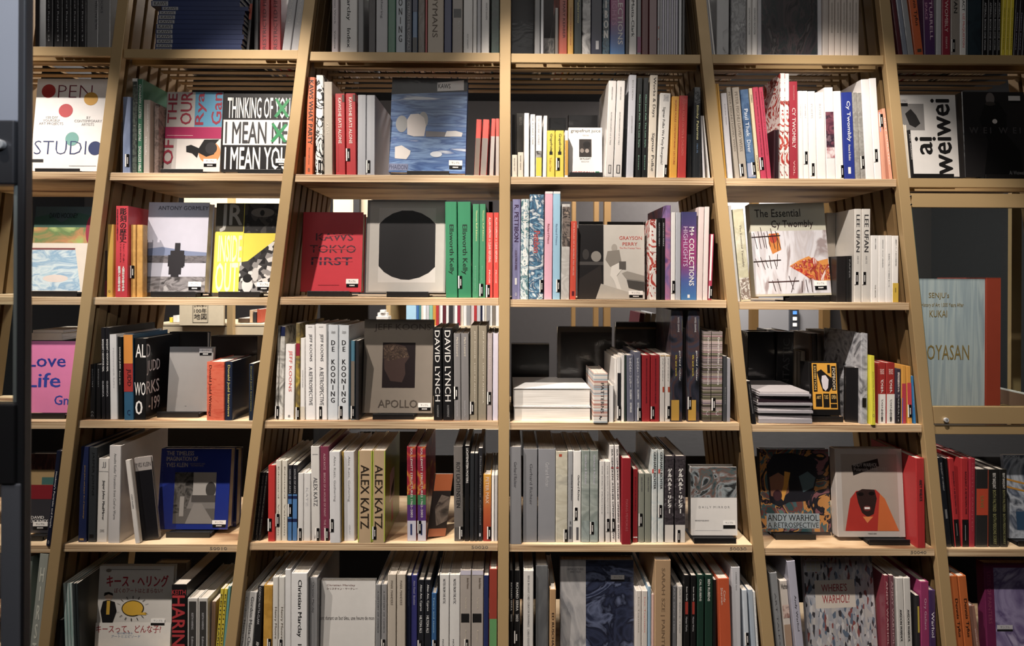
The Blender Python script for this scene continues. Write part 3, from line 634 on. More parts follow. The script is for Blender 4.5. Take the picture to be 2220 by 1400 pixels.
SEA = art('sea', ['3a62a8', '5c86c4', '2f5598', '7ba0d2', '3a62a8', 'd9e2ee'], 6, (.7, 1, 6), dist=.6)
Fc(1058, 1640, 600, 1272, '2a4f92', 'large blue painted cover with black top band, tilted', [
 ('r', 1058, 700, 1640, 1272, SEA), ('p', [(1060, 600), (1640, 600), (1640, 690), (1250, 712), (1060, 722)], '0f0e10'), ('p', [(1408, 632), (1610, 610), (1612, 682), (1408, 694)], 'e8e4e0'), ('t', 'KAWS', 1415, 640, 1508, 672, 'charcoal', 'h', 1.5),
 ('e', 1100, 872, 1190, 990, 'a9a9a9'), ('e', 1270, 842, 1345, 960, 'b5b3b1'), ('p', [(1185, 900), (1210, 862), (1270, 856), (1315, 885), (1330, 940), (1320, 1015), (1240, 1018), (1190, 1005)], 'e6dcd6'), ('p', [(1330, 978), (1480, 982), (1520, 1016), (1330, 1018)], '77747a'), ('p', [(1475, 1014), (1490, 975), (1560, 972), (1612, 985), (1605, 1012)], 'ece8e6'),
 ('p', [(1102, 1175), (1100, 1095), (1150, 1083), (1220, 1120), (1215, 1145), (1190, 1180)], 'e6dfd8'), ('r', 1058, 1212, 1205, 1258, '7b84a8'), ('t', 'PHAIDON', 1062, 1220, 1198, 1252, 'navy', 'h', 0), ('e', 1370, 1120, 1460, 1160, 'dfe5ee'), ('s', 1514, 1180, 1616, 1242)],
 lip=(1200, 1520), s=.05, tilt=4, th=.03, rl=1.0, short='large blue painted cover')
RW = [('r', 1700, 1045, 1800, 1320, art('bwportrait', ['3a3533', '8f8882', 'c9c2bb', '2a2624'], 14)), ('r', 1730, 1015, 1780, 1018, 'white')]
S(1705, 1745, 905, 'coral', bd=[(1050, 1330, 'taupe')], dx=20, s=.05, d=.2, look='red and grey paperback, set back'); S(1822, 1858, 900, 'coral', bd=[(1035, 1330, 'b9b0aa')], dx=18, coat=.8, look='red-topped grey paperback'); S(1866, 1899, 900, 'coral', bd=[(1035, 1330, 'b9b0aa')], dx=2, coat=.8, look='red-topped grey paperback')
S(1752, 1800, 905, 'coral', bd=[(1050, 1330, '8a827c')], dx=24, s=.03, d=.2, look='red and grey paperback, second of its set')
cell(1, 3, 1080, 0)
S(103, 145, 1175, 'cream', ('SELECTED TEXT', 1200, 1300, 'taupe', .35, .6, 's' if 0 else 'd'), s=.008, d=.12, look='small pale booklet'); S(149, 192, 1155, 'cream', ('SHORT ESSAYS', 1180, 1290, 'taupe', .35, .6), s=.008, d=.12, look='small pale booklet')
S(104, 130, 870, 'black', s=.13, d=.2, behind=1, look='black book at the pillar'); S(136, 193, 860, '8f918f', ('BEUYS', 890, 950, 'white', .4, .7), s=.13, d=.2, cw='grey', behind=1, look='grey book with small white lettering')
S(197, 234, 858, 'white', dx=2); S(243, 280, 868, 'white', ('DIE KUNST DER', 880, 1100, 'grey', .35, .6)); S(285, 331, 878, 'white', ('DIE GRUNE KUNST', 890, 1100, 'light grey', .3, .6), bd=[(1145, 1195, art('bw2', ['1c1a1a', 'b9b5b0'], 60)), (1196, 1335, 'd8d23c')], look='white book with yellow foot and tiny photograph'); S(338, 366, 878, 'white', dx=8)
for i, (a, b) in enumerate(((370, 430), (434, 498))):
    kw = dict(tg=1243, ta=.2) if i else {}
    S(a, b, 990, 'e2cd45', ('Grapefruit', 1015, 1140, 'charcoal', .3, .7), ('Yoko Ono', 1195, 1300, 'ochre', .3, .6) if not i else ('', 0, 0, 'black'), bd=[(1150, 1175, 'black', .3, .7), (1138, 1150, 'black', .42, .58)], cw='yellow', **kw)
S(505, 530, 990, 'white', bd=[(1065, 1330, 'ochre')], look='thin white book with ochre lower spine')
Fc(390, 515, 895, 1320, '201d1e', 'black book standing behind yellow spines', s=.2, th=.02, tilt=2, behind=1)
Fc(532, 756, 874, 1320, '2c282a', 'charcoal book standing behind the small white cover', s=.17, th=.02, tilt=2, behind=1)
Fc(535, 790, 970, 1290, 'e6e2dd', 'small white cover with a dark square photograph', [('t', 'grapefruit juice', 552, 980, 778, 1008, '4a463a', 'h', .8), ('t', 'YOKO ONO', 640, 1018, 690, 1028, 'grey'), ('r', 615, 1048, 709, 1168, '2e2622'), ('e', 645, 1060, 700, 1110, '15100e'), ('e', 622, 1110, 652, 1140, '8a7d74'), ('e', 660, 1112, 690, 1140, '9a8d84'), ('t', 'SKYLIGHT', 620, 1174, 702, 1186, 'charcoal', 'h', 1), ('t', 'BRIDGE', 632, 1195, 690, 1202, 'grey'), ('t', 'MIRTEGONA', 556, 1264, 735, 1286, 'd4524e', 'h', 1), ('r', 738, 1264, 768, 1288, '1d7a4c')], lip=(540, 790), s=.04, tilt=3, th=.02, short='small white photograph cover')
S(812, 872, 612, 'd9d3ce', ('AMERICAN YEARS', 660, 760, 'grey', .4, .55), ('AUTOBIOGRAPHY OF A TALE', 850, 1100, 'grey', .4, .55), dx=28, bd=[(1252, 1318, 'charcoal', .35, .72), (1258, 1312, 'c9c2bc', .42, .65)], coat=.9, s=.0, cw='white'); S(876, 938, 612, 'd9d3ce', ('AMERICAN YEARS', 660, 760, 'grey', .4, .55), ('AUTOBIOGRAPHY OF A TALE', 850, 1100, 'grey', .4, .55), dx=28, bd=[(1252, 1318, 'charcoal', .3, .75), (1258, 1312, 'c9c2bc', .4, .65)], coat=.9, s=.0, cw='white')
S(940, 968, 975, 'black', dx=12, s=.02); S(970, 1028, 568, 'b7b8c0', ('ECCE HOMO', 610, 760, 'grey', .4, .6), ('JOSEPH BEUYS', 880, 1010, 'grey', .4, .6), dx=24, cw='pale grey')
for a, b in ((1042, 1084), (1090, 1130)): S(a, b, 590, '111312', ('Nam June Paik: The Late Style', 720, 1120, 'mint', .35, .65), ('Essays', 1180, 1290, 'mint', .4, .6), dx=14, look='black book with green lettering')
S(1134, 1192, 570, 'd2c6b4', ('Works & Days', 588, 890, 'charcoal', .3, .75, 'd', .6), ('Sigmar Polke', 1010, 1300, 'charcoal', .3, .75, 'd', .9), dx=22, cw='cream'); S(1200, 1280, 705, 'd8d4ce', ('Sigmar Polke We Petty Bourgeois!', 815, 1250, 'charcoal', .25, .55), ('COMRADES', 720, 770, 'light grey', .3, .8), tg=1295, ta=.9, dx=32, cw='white')
S(1301, 1358, 730, 'd99a32', ('SIGMAR POLKE CONTEMPORARY LECTURE', 760, 1250, 'rust', .4, .62), dx=20, cw='ochre'); S(1361, 1426, 725, 'b8322f', ('SIGMAR POLKE ON MEN & CHILDREN', 750, 1180, 'd9645a', .35, .62), dx=16, cw='red')
S(1430, 1470, 1020, 'black', s=.03); S(1478, 1536, 662, '14181d', ('Blinky Palermo', 800, 1060, 'pale yellow', .3, .7, 'd', .4), ('1964-76', 1090, 1160, 'steel blue', .4, .6), cw='blue-black', coat=.6)
S(1556, 1572, 878, 'light grey', dx=-22, s=.02, look='thin white pamphlet leaning left'); S(1602, 1618, 878, 'white', dx=-48, s=.02, look='thin white pamphlet leaning left')
cell(1, 4, 1620, 0)
S(-184, -170, 635, 'ochre', dx=-62); S(-168, -154, 635, 'ochre', dx=-62); S(-150, -98, 705, 'c6c3c8', ('Joseph Beuys  Multiples', 790, 950, 'dark grey', .45, .58), dx=-50, cw='pale grey')
S(-95, -54, 660, 'a79c8e', ('PETER FISCHLI DAVID WEISS', 700, 1150, 'taupe', .3, .7, 'd', 1), dx=-70, cw='grey-beige'); S(-51, 4, 660, 'a79c8e', ('PETER FISCHLI DAVID WEISS', 700, 1150, 'taupe', .3, .7, 'd', 1), dx=-65, tg=1290, ta=.15, cw='grey-beige')
S(8, 70, 676, '42638f', ('Paul Thek', 830, 1040, 'd9e0ea', .25, .7, 'd', .6), ('Diver', 1065, 1160, 'd9e0ea', .25, .7, 'd', .1), dx=-62, m=art('thek', ['35547f', '4a6c98', '5f7fa6'], 30), cw='blue', bd=[(1240, 1345, '9aa0b8')], tg=1280, ta=.9)
S(76, 102, 668, 'dcc9a0', ('STUDIOS', 720, 780, 'taupe'), ('A YEAR IN THE SHOP', 1180, 1300, 'taupe'), dx=-64, cw='cream')
for i, (a, b) in enumerate(((106, 150), (153, 194))):
    kw = dict(tg=1240, ta=.0) if not i else {}
    S(a, b, 660, 'c83a56', ('EXHIBITED PROSPECTUS OF A MODERN MUSEUM', 700, 1180, 'maroon', .4, .58), dx=-66, cw='crimson', **kw)
RWP = art('rwpat', ['b8382f', 'c9483c', 'e9e2dc', 'e9e2dc', 'a8322b', 'e9e2dc'], 16, (1, 1, .9), dist=2, hard=True)
S(250, 284, 556, 'white', m=RWP, bd=[(556, 765, 'white')], dx=-122, look='white book with red brushwork spine leaning left'); S(288, 320, 558, 'white', m=RWP, bd=[(558, 765, 'white')], dx=-122, look='white book with red brushwork spine leaning left')
S(197, 216, 985, '33131c', s=-.0, d=.1, look='small dark maroon notebook', dx=2); S(220, 240, 985, '2a1018', s=-.0, d=.1, dx=2, look='small dark maroon notebook')
S(326, 388, 618, 'ae2c3c', ('CY TWOMBLY', 820, 1125, 'f0dfd8', .3, .7, 'd', .6), ('PHOTOGRAPHS', 650, 760, 'd98a88', .45, .6), ('VOL', 1220, 1330, 'f0c0b8', .4, .6), dx=-120, cw='crimson')
WT = [(394, 428, 690, -112), (431, 470, 690, -112), (474, 530, 692, -104), (534, 600, 700, -98)]
for i, (a, b, y, q) in enumerate(WT):
    kw = {1: dict(tg=1195, ta=.1), 2: dict(tg=1285, ta=.3)}.get(i, {})
    S(a, b, y, 'f0ece9', (['TWOMBLY', 'TWOMBLY', 'POEMS', 'ROSES'][i], 790, 900, 'light grey', .35, .6), dx=q, cw='white', **kw)
S(606, 672, 662, 'efe9e8', dx=-92, bd=[(850, 1120, art('plumpat', ['5a2a3e', '8a4a5a', '2c1c2e', 'a07a86'], 30)), (1120, 1200, art('plum2', ['d9707a', 'efe0e0', 'a83a4a'], 40))], cw='white', look='white book with plum-coloured picture spine'); S(676, 735, 690, 'f0ece9', dx=-92, cw='white', tg=1300, ta=.8)
S(740, 822, 698, '26389a', ('Cy Twombly', 770, 1075, 'f2efec', .35, .75, 'd', 1.4), ('Homes & Studios', 1100, 1220, 'f2efec', .45, .65, 'd', 1), bd=[(1270, 1320, 'white', .35, .6)], dx=-105, cw='royal blue')
S(826, 862, 702, '9b9892', dx=-104, cw='grey', m=art('gl', ['8a8781', 'a9a6a0'], 80)); S(865, 900, 704, '9b9892', dx=-104, tg=1230, ta=.1, cw='grey', m=art('gl', [], 80))
S(904, 966, 600, 'f2efee', dx=-108, coat=.6, cw='white', d=.24); S(970, 1024, 592, 'f2efee', dx=-108, tg=1178, ta=.0, coat=.6, cw='white', d=.24)
S(1028, 1066, 850, 'e9a083', dx=-74, bd=[(850, 1000, '8fa8e0', .05, .3)], cw='salmon', tg=912, ta=.3); S(1070, 1106, 822, 'e9a083', ('BEST CURATED', 900, 1250, 'white', .3, .6), dx=-58, cw='salmon', coat=.7)
cell(1, 5)
S(1214, 1226, 945, 'cream', dx=-36, s=.0, d=.12, look='thin cream booklet leaning left'); S(1231, 1243, 948, 'cream', dx=-36, s=.0, d=.12, look='thin cream booklet leaning left')
S(1248, 1270, 985, '1a181a', ('JOY GARDEN', 1020, 1210, 'white', .35, .65, 'd', 1), dx=-30, s=.0, d=.12, look='small black booklet')
Fc(1158, 1612, 722, 1308, 'dcd8d4', 'white cover with huge black letters turned sideways', [('r', 1165, 788, 1362, 978, '8b8886'), ('p', [(1215, 860), (1260, 825), (1300, 870), (1330, 930), (1290, 960), (1245, 940)], '2a2828'), ('t', 'weiwei', 1418, 755, 1562, 1292, 'black', 'u', 2.2), ('t', 'ai', 1282, 1030, 1412, 1148, 'black', 'u', 2.2), ('r', 1150, 754, 1238, 784, 'c9c5c2'), ('t', 'サンプル', 1158, 760, 1225, 776, 'dark grey'), ('r', 1150, 785, 1238, 806, 'black')], s=.055, tilt=4, th=.026, lip=(1240, 1560), short='sideways black-lettered cover')
Fc(1655, 2130, 700, 1310, '242224', 'dark grey cover with a dim standing figure in black', [('p', [(1800, 1310), (1840, 1050), (1780, 900), (1830, 780), (1930, 770), (1990, 860), (1985, 1010), (2080, 1120), (2100, 1310)], '0f0e10'), ('e', 1835, 705, 1902, 795, '6a6260'), ('e', 1828, 770, 1906, 800, '3a3432'), ('e', 1878, 895, 1916, 928, 'cfc8c4'), ('t', 'W  E I   W  E I', 1700, 955, 2090, 998, '4a4648', 'h', 1.2), ('t', 'Ai Weiwei', 1990, 1262, 2100, 1290, 'grey', 'h', 0), ('r', 2008, 728, 2098, 762, 'c9c5c2'), ('r', 2018, 763, 2098, 778, 'black')], s=.05, tilt=3, th=.03, lip=(1800, 2120), coat=.9, short='dark figure cover')
# ================================================================ row 2
cell(2, 0, 0, 380)
Fc(215, 760, 240, 872, '4a5c60', 'cover with dark hills above pale blue panel', [
 ('p', [(215, 320), (330, 300), (430, 360), (560, 285), (760, 330), (760, 420), (215, 420)], '3a5c50'), ('r', 215, 395, 760, 512, art('meadow', ['a8b860', 'c98a58', '6a8a50', 'b8c878'], 12)), ('r', 215, 512, 760, 872, 'e9dccb'), ('p', [(215, 560), (560, 560), (625, 862), (215, 862)], art('palewater', ['a9cfe2', 'd9e9ee', '8fb8d8', 'c2dcea'], 10, (1, 1, 2.4), dist=2)),
 ('r', 215, 548, 558, 562, '8a4a4a'), ('e', 320, 745, 520, 800, 'e8d9cf'), ('e', 630, 300, 730, 530, 'a8324a'), ('r', 680, 530, 715, 700, 'd9e2d9'), ('t', 'DAVID HOCKNEY', 335, 288, 560, 326, '05080a', 'h', .8)], lip=(248, 592), s=.06, tilt=5, th=.02, short='pale blue panel cover')
cell(2, 1)
S(762, 794, 572, '2a1c1a', s=.02, bd=[(800, 915, 'maroon')]); S(800, 856, 372, 'd0a040', ('O', 872, 890, 'brown', .3, .6, 'h'), dx=8, cw='ochre', s=.012)
S(872, 978, 232, 'd63a44', ('彫刻の歴史', 250, 510, '1c1214', .34, .86, 's', .5), ('先史時代から現代まで', 255, 500, 'maroon', .1, .2, 's'), ('アントニー・ゴームリー', 520, 660, 'maroon', .6, .72, 's'), ('マーティン・ゲイフォード', 520, 660, 'maroon', .36, .48, 's'), ('人類はなぜ彫るのか', 690, 880, 'white', .56, .74, 's', 1), ('彫刻と思想の旅', 690, 880, 'white', .24, .42, 's', 1), dx=6, s=.002, cw='red', look='thick red book with black vertical characters')
S(984, 1030, 375, 'c98f42', tg=730, ta=.1, cw='ochre', m=art('oc', ['c08a40', 'd8a050'], 40)); S(1034, 1082, 375, 'cd9446', cw='ochre', m=art('oc', [], 40))
Fc(1070, 1552, 210, 880, 'aeabb8', 'grey cover showing dark blocky shape by shore', [
 ('t', 'ANTONY GORMLEY', 1150, 238, 1548, 268, 'charcoal', 'h', .3), ('p', [(1070, 560), (1200, 545), (1400, 575), (1552, 585), (1552, 620), (1070, 615)], '6d7794'), ('r', 1070, 610, 1552, 664, art('shore', ['4a4648', '6a6466', '3c3a3c'], 30, (1, 1, 3))), ('r', 1070, 664, 1552, 770, 'b3b1bc'), ('r', 1070, 765, 1552, 880, art('rocks', ['3a3636', '8a8484', '5a5454', 'a09a98'], 22, (1, 1, 2))),
 ('r', 1300, 515, 1342, 572, '232024'), ('r', 1268, 572, 1376, 700, '232024'), ('r', 1252, 605, 1384, 690, '232024'), ('r', 1262, 690, 1360, 750, '232024'), ('r', 1280, 745, 1342, 768, '232024'), ('s', 1422, 802, 1524, 864)], lip=(1150, 1490), s=.07, tilt=5, th=.03, short='grey shore cover')
S(1580, 1622, 240, 'beige', s=.12, behind=1, look='beige book seen edge-on')
CR = art('crowd', ['1a1819', '8a8684', '2a2829', 'd0ccc8', '3a3839'], 70, kind='cell', hard=True)
Fc(1608, 2105, 215, 884, 'e0cf3e', 'yellow cover with pale capitals and a crowd photograph', [
 ('r', 1830, 215, 2105, 440, art('crowdd', ['151314', '3a3736', '1c1a1b'], 80, kind='cell', hard=True)), ('e', 1880, 250, 2060, 320, '6a6662'), ('e', 1950, 265, 1985, 310, 'black'), ('r', 1608, 215, 1825, 430, '3e382c'), ('t', 'JR', 1645, 225, 1812, 430, '9a968e', 'h', 2),
 ('r', 1608, 440, 1830, 884, 'e2d13e'), ('p', [(1810, 660), (1870, 650), (2105, 470), (2105, 884), (1810, 884)], CR), ('t', 'INSIDE', 1640, 460, 1820, 655, 'd0c8b0', 'h', 2), ('t', 'OUT', 1630, 665, 1800, 880, 'd4ccb4', 'h', 2), ('e', 1835, 765, 1915, 884, 'd0ccc8'), ('e', 1840, 750, 1910, 810, 'black'), ('e', 1910, 700, 1960, 800, 'c0bcb8'), ('s', 1952, 805, 2060, 866)], lip=(1662, 1975), s=.06, tilt=5, th=.02, short='yellow crowd cover')
cell(2, 2, 540, 380)
KT = ('p')
Fc(342, 850, 285, 886, 'd23440', 'red cover with broken dark stencil letters', [('t', 'KAWS', 458, 446, 770, 502, '54202c', 'h', 1), ('t', 'TOKYO', 412, 536, 795, 594, '54202c', 'h', 1), ('t', 'FIRST', 428, 628, 766, 686, '332038', 'h', 1),
 ('p', [(470, 470), (790, 440), (790, 448), (470, 480)], 'd23440'), ('r', 440, 560, 790, 568, 'd23440'), ('r', 430, 652, 770, 660, 'd23440'), ('r', 490, 835, 665, 838, '8a1c28'), ('s', 722, 790, 825, 852)], lip=(445, 765), s=.075, tilt=5, th=.034, short='red stencil cover')
Fc(882, 1488, 190, 888, '8e8a86', 'grey cover with a large black rounded shape', [('r', 905, 205, 1475, 880, 'b3ada6'), ('r', 975, 250, 1410, 812, 'c4beb8'), ('p', [(978, 372), (1020, 330), (1080, 292), (1150, 270), (1230, 270), (1300, 290), (1365, 328), (1408, 372), (1408, 695), (1360, 740), (1290, 775), (1210, 793), (1150, 790), (1080, 770), (1020, 735), (978, 690)], '131114')], lip=(1045, 1362), s=.055, tilt=4, th=.022, short='black rounded shape cover')
for i, (a, b) in enumerate(((1493, 1582), (1588, 1688))): S(a, b, 200, '2c8157', ('Ellsworth Kelly', 375, 752, '14261c', .25, .7, 'd', 1.2), dx=-6, cw='green', **(dict(tg=808, ta=0) if i else {}))
for i, (a, b) in enumerate(((1694, 1744), (1747, 1793))): S(a, b, 218, '3c8a60', ('Thomas Ruff Editions', 265, 500, 'pale yellow', .5, .7), ('Photographs', 690, 880, 'mint', .35, .5), cw='green', **(dict(tg=868, ta=0) if i else {}))
for i, (a, b) in enumerate(((1798, 1849), (1853, 1899))): S(a, b, 283, 'e0463e', ('ALLAN KAPROW: A CLEAR REFUSING', 320, 660, 'f0d8d0', .35, .68, 'd', 1), ('PROSE', 720, 820, 'f0d8d0', .4, .6), cw='coral', **(dict(tg=876, ta=0) if not i else {}))
S(1815, 1845, 200, 'black', s=.25, d=.08, behind=1, look='black book spine')
cell(2, 3, 1080, 380)
S(103, 166, 182, '7d7ba8', ('R. PETTIBON', 225, 505, '3a1c4a', .25, .75, 'd', 1.2), ('A COLLECTION OF WORKS', 570, 720, '5a2a4a', .35, .6), ('O', 890, 915, 'white', .4, .6, 'h'), bd=[(780, 830, 'white', .35, .6)], dx=6, m=art('pv', ['7573a2', '8a88b4', '6a6898'], 30, (1, 1, .3)), cw='purple')
S(168, 229, 180, 'white', ('PETTIBON', 205, 760, 'white', .2, .8, 's', .8), m=art('lw', ['8fb0b8', '3a7078', 'dfe8e8', '4a7a90', 'c9d9da'], 22, dist=2), dx=8, look='pale sea-green wave-patterned book with stacked letters')
S(232, 342, 145, 'white', ('Pettibon', 425, 588, 'd2403a', .3, .72, 'd', 1.3), m=WAVE, tg=838, ta=.85, dx=8, look='white book with blue waves and red lettering')
S(348, 410, 122, 'edb0c4', ('Richard Prince', 370, 520, 'crimson', .35, .6), dx=8, cw='pink', bd=[(122, 140, 'white')]); S(412, 470, 122, '9ccbe6', ('Richard Prince', 370, 530, 'steel blue', .35, .6), dx=4, tg=835, ta=.6, cw='light blue', bd=[(122, 140, 'white')])
S(476, 540, 218, 'white', dx=10, m=art('pwhite', ['d9d5d0', 'b9b4ae', 'e6e2de'], 20), bd=[(240, 540, art('bw3', ['1c1a1c', '8a7a70', '2a2628', 'b09a88'], 22, dist=2))], look='white book with dark photograph on spine'); S(544, 590, 348, 'e04c38', ('THE BALLAD OF A HUMBLE TEA HOUSE', 360, 760, 'f0c0b0', .4, .6), dx=10, cw='coral', bd=[(880, 915, 'maroon', .3, .7)])
Fc(606, 1112, 375, 936, 'c9c2b8', 'monochrome cover of a seated figure with red lettering', [
 ('r', 606, 375, 800, 936, '1a1718'), ('p', [(606, 790), (780, 680), (800, 940), (606, 940)], '2c2624'), ('e', 705, 575, 782, 655, '8a847c'), ('e', 640, 560, 690, 640, '3a3634'), ('r', 610, 655, 800, 680, '4a4644'),
 ('t', 'GRAYSON', 920, 462, 1092, 488, 'c9493a', 'h', .6), ('t', 'PERRY', 945, 508, 1058, 532, 'c9493a', 'h', .6), ('t', 'The Pre-Therapy Years', 922, 545, 1082, 560, 'coral', 'h', 0),
 ('e', 860, 520, 905, 580, 'a89f94'), ('p', [(830, 575), (920, 565), (935, 650), (900, 700), (850, 690), (815, 640)], '8a8278'), ('p', [(860, 690), (930, 655), (950, 700), (900, 760), (940, 880), (920, 905), (880, 800), (850, 760)], 'ddd6cc'), ('r', 918, 652, 970, 712, '5a544e'),
 ('p', [(940, 740), (980, 725), (1110, 760), (1110, 800), (975, 785)], '9a9288'), ('p', [(975, 790), (1110, 805), (1110, 880), (990, 850)], '4a4642'), ('p', [(740, 936), (780, 820), (980, 880), (1110, 936)], 'b3aba0'), ('s', 990, 872, 1098, 925)], s=.03, tilt=2, th=.02, short='seated figure cover')
Fc(612, 795, 350, 930, '15120f', 'black book behind the monochrome cover', s=.09, tilt=1, th=.01, behind=1); Fc(830, 1100, 352, 930, '2b211c', 'dark brown book behind the monochrome cover', s=.09, tilt=1, th=.01, behind=1)
S(1150, 1202, 335, 'white', m=RWP, look='book with red and white figured spine'); S(1206, 1234, 325, 'black', ('GRAYSON PERRY', 360, 540, 'light grey', .35, .65)); S(1238, 1266, 325, 'black', ('GRAYSON PERRY', 360, 540, 'light grey', .35, .65))
S(1268, 1308, 228, 'white', m=art('pinkpurp', ['6a4a86', 'c9789a', '8a6aa8', '4a3a5a'], 12), look='purple and pink patterned book'); S(1311, 1344, 280, 'white', tg=845, ta=.1); S(1346, 1386, 282, 'b0b2ba', cw='grey')
S(1389, 1506, 278, 'blue', ('HIGHLIGHTS', 390, 692, 'd8b8dc', .12, .4, 'd', .3), ('M+ COLLECTIONS', 392, 838, 'white', .5, .82, 'd', 1.2), bd=[(905, 930, 'white', .4, .55)], m=GRD, look='pink-to-blue gradient book with white capitals')
S(1508, 1550, 240, 'd8c4c0', dx=16, cw='pale pink'); S(1553, 1590, 238, 'd8c8c4', dx=16, cw='pale pink'); S(1594, 1620, 445, 'b83a55', dx=20, tg=885, ta=0, cw='crimson', bd=[(450, 800, 'e6dcda', .03, .6)])
cell(2, 4, 1620, 380)
S(-75, -52, 228, 'e0dedb', dx=-70, s=.015, cw='white'); S(-48, 32, 252, 'c8c29c', ('The Essential Twombly', 380, 700, 'taupe', .4, .65), dx=-62, m=art('ess', ['cfc9a6', 'b9b394', 'dad6c0'], 20), cw='pale yellow', bd=[(780, 945, art('scr2', ['cfc8bc', '6a4a3a', 'd9d4ca', 'cfc8bc'], 30, dist=3))])
TW = art('twombly', ['c2bfc6', 'b8b0b2', 'cfccd2', 'd0cdd2', '9a8a8a'], 9, (1.6, 1, .35), dist=2)
Fc(62, 655, 225, 905, 'c4bca4', 'pale scribbled cover with red bloom and italic title', [
 ('r', 62, 225, 655, 430, 'b9b6a4'), ('r', 62, 430, 655, 890, TW), ('p', [(200, 450), (280, 445), (290, 570), (220, 600), (195, 520)], 'c8742e'), ('e', 205, 450, 262, 520, 'b03a28'),
 ('p', [(345, 690), (420, 650), (500, 620), (560, 660), (650, 640), (655, 800), (560, 800), (470, 760)], 'd98838'), ('p', [(345, 695), (430, 655), (540, 630), (600, 690), (655, 680), (655, 790), (580, 800), (500, 790), (430, 740)], art('bloom', ['a82420', 'c9452e', 'd98a3a', '8a1c1c', 'c23a2c', 'e2d0c4'], 34, (1, 1, .6), dist=3)), ('e', 488, 672, 512, 700, 'c8453a')] +
 [('p', [(a, b), (a + 5, b), (c + 5, d), (c, d)], '3a2622') for a, b, c, d in ((80, 440, 100, 560), (115, 430, 130, 560), (135, 400, 160, 550), (160, 440, 175, 560), (185, 430, 205, 545), (215, 410, 240, 560), (250, 430, 285, 560), (262, 440, 260, 575), (80, 630, 100, 690), (120, 620, 150, 710), (155, 640, 175, 700), (190, 610, 200, 705), (225, 640, 240, 710), (255, 600, 245, 690), (200, 790, 220, 870), (240, 780, 260, 870), (330, 760, 360, 860), (380, 770, 340, 880), (430, 800, 425, 880), (460, 790, 470, 880), (500, 780, 505, 880))] +
 [('p', [(55, 470), (290, 460), (290, 466), (55, 476)], '3a2622'), ('p', [(65, 650), (280, 640), (280, 646), (65, 656)], '3a2622'), ('p', [(170, 800), (410, 795), (410, 801), (170, 806)], '4a2a2a'),
 ('t', 'The Essential', 100, 268, 460, 326, '2e2a26', 'h', 0), ('t', 'Cy Twombly', 225, 352, 555, 418, '3e2a2a', 'h', 0), ('s', 525, 802, 622, 864)], lip=(318, 618), s=.06, tilt=6, th=.03, rl=-1.5, coat=.8, short='pale scribbled cover')
S(678, 752, 615, '201c1c', s=.02, d=.16, look='short black book'); S(755, 796, 612, '1a1818', ('PAPER', 640, 780, 'grey', .4, .6), s=.02, d=.16, look='short black book with grey lettering')
for i, (a, b) in enumerate(((812, 864), (870, 934))): S(a, b, 255, 'd9d3cb', ('LEE UFAN', 300, 582, 'charcoal', .25, .75, 'd', 1.4), ('ARTS', 610, 670, 'grey', .4, .6), tg=778, ta=.1, coat=1, d=.2, cw='white')
S(600, 670, 285, '8f8579', s=.1, d=.16, behind=1, look='grey-beige book in clear film')
S(940, 994, 456, 'f2eeea', ('瓶水と画展', 480, 560, 'grey', .5, .65, 's'), ('THE BOOK', 830, 930, 'taupe', .5, .65, 'd'), cw='white'); S(997, 1048, 456, 'f2eeea', ('間の書', 490, 700, 'grey', .5, .65, 's'), cw='white'); S(1051, 1098, 456, 'f2eeea', ('時代画文', 590, 850, 'grey', .4, .6, 's'), cw='white')
S(1101, 1176, 458, 'f2eeea', ('物と言葉', 480, 690, 'grey', .45, .65, 's'), ('論', 850, 890, 'brown', .4, .6, 's'), bd=[(818, 975, 'e2b93c')], look='white book with yellow paper band')
# ================================================================ row 3
cell(3, 0, 0, 640)
Fc(170, 640, 352, 892, 'f07fb4', 'pink cover with handwritten blue words', [('t', 'Love', 190, 450, 500, 545, '2c3a9e', 'h', 1.2), ('t', 'Life', 190, 592, 465, 700, '2f45b0', 'h', 1.2), ('t', 'Gn+', 425, 762, 600, 832, '2f45b0', 'h', 1.2)], lip=(200, 500), s=.05, tilt=3, th=.02, short='pink handwritten cover')
for i, (a, b, c, d_) in enumerate(((240, 470, 285, 340), (250, 480, 262, 284))): Hz(a, b, c, d_, 'cream', f'cream flat {["lower", "upper"][i]} book lying behind the pink cover', s=.2, d=.14, behind=1)
cell(3, 1)
S(680, 720, 525, 'black', ('BASQUIAT', 560, 700, 'grey', .4, .6), ('C C', 880, 920, 'grey', .3, .7)); S(728, 762, 525, 'black', ('BASQUIAT', 560, 700, 'grey', .4, .6))
for a, b in ((770, 799), (802, 832)): S(a, b, 245, '18161a', ('BASQUIAT × BOOM FOR REAL', 335, 580, 'white', .3, .8, 'd', 1.4), ('GUERNICA', 650, 770, 'light grey', .3, .7, 'd', 1), dx=-6, look='tall thin black book with bold white lettering')
S(836, 893, 297, 'd8d6d6', ('MONOGRAPH', 400, 700, 'light grey', .45, .6), dx=-8, cw='white'); S(897, 932, 315, '141314', ('DONALD JUDD', 395, 560, 'white', .35, .7, 'd', 1), ('Reed Grain', 575, 680, 'white', .4, .6), dx=-8)
S(940, 1014, 298, '2a5a7c', ('JUDD', 560, 690, '3a1418', .28, .78, 'd', 1.5), ('C', 870, 910, 'navy', .35, .65, 'h'), bd=[(298, 518, 'e08a34'), (518, 732, 'b0302c')], dx=-5, s=.004, look='book with orange, red and blue banded spine')
jb = dict(d=.23, s=.006)
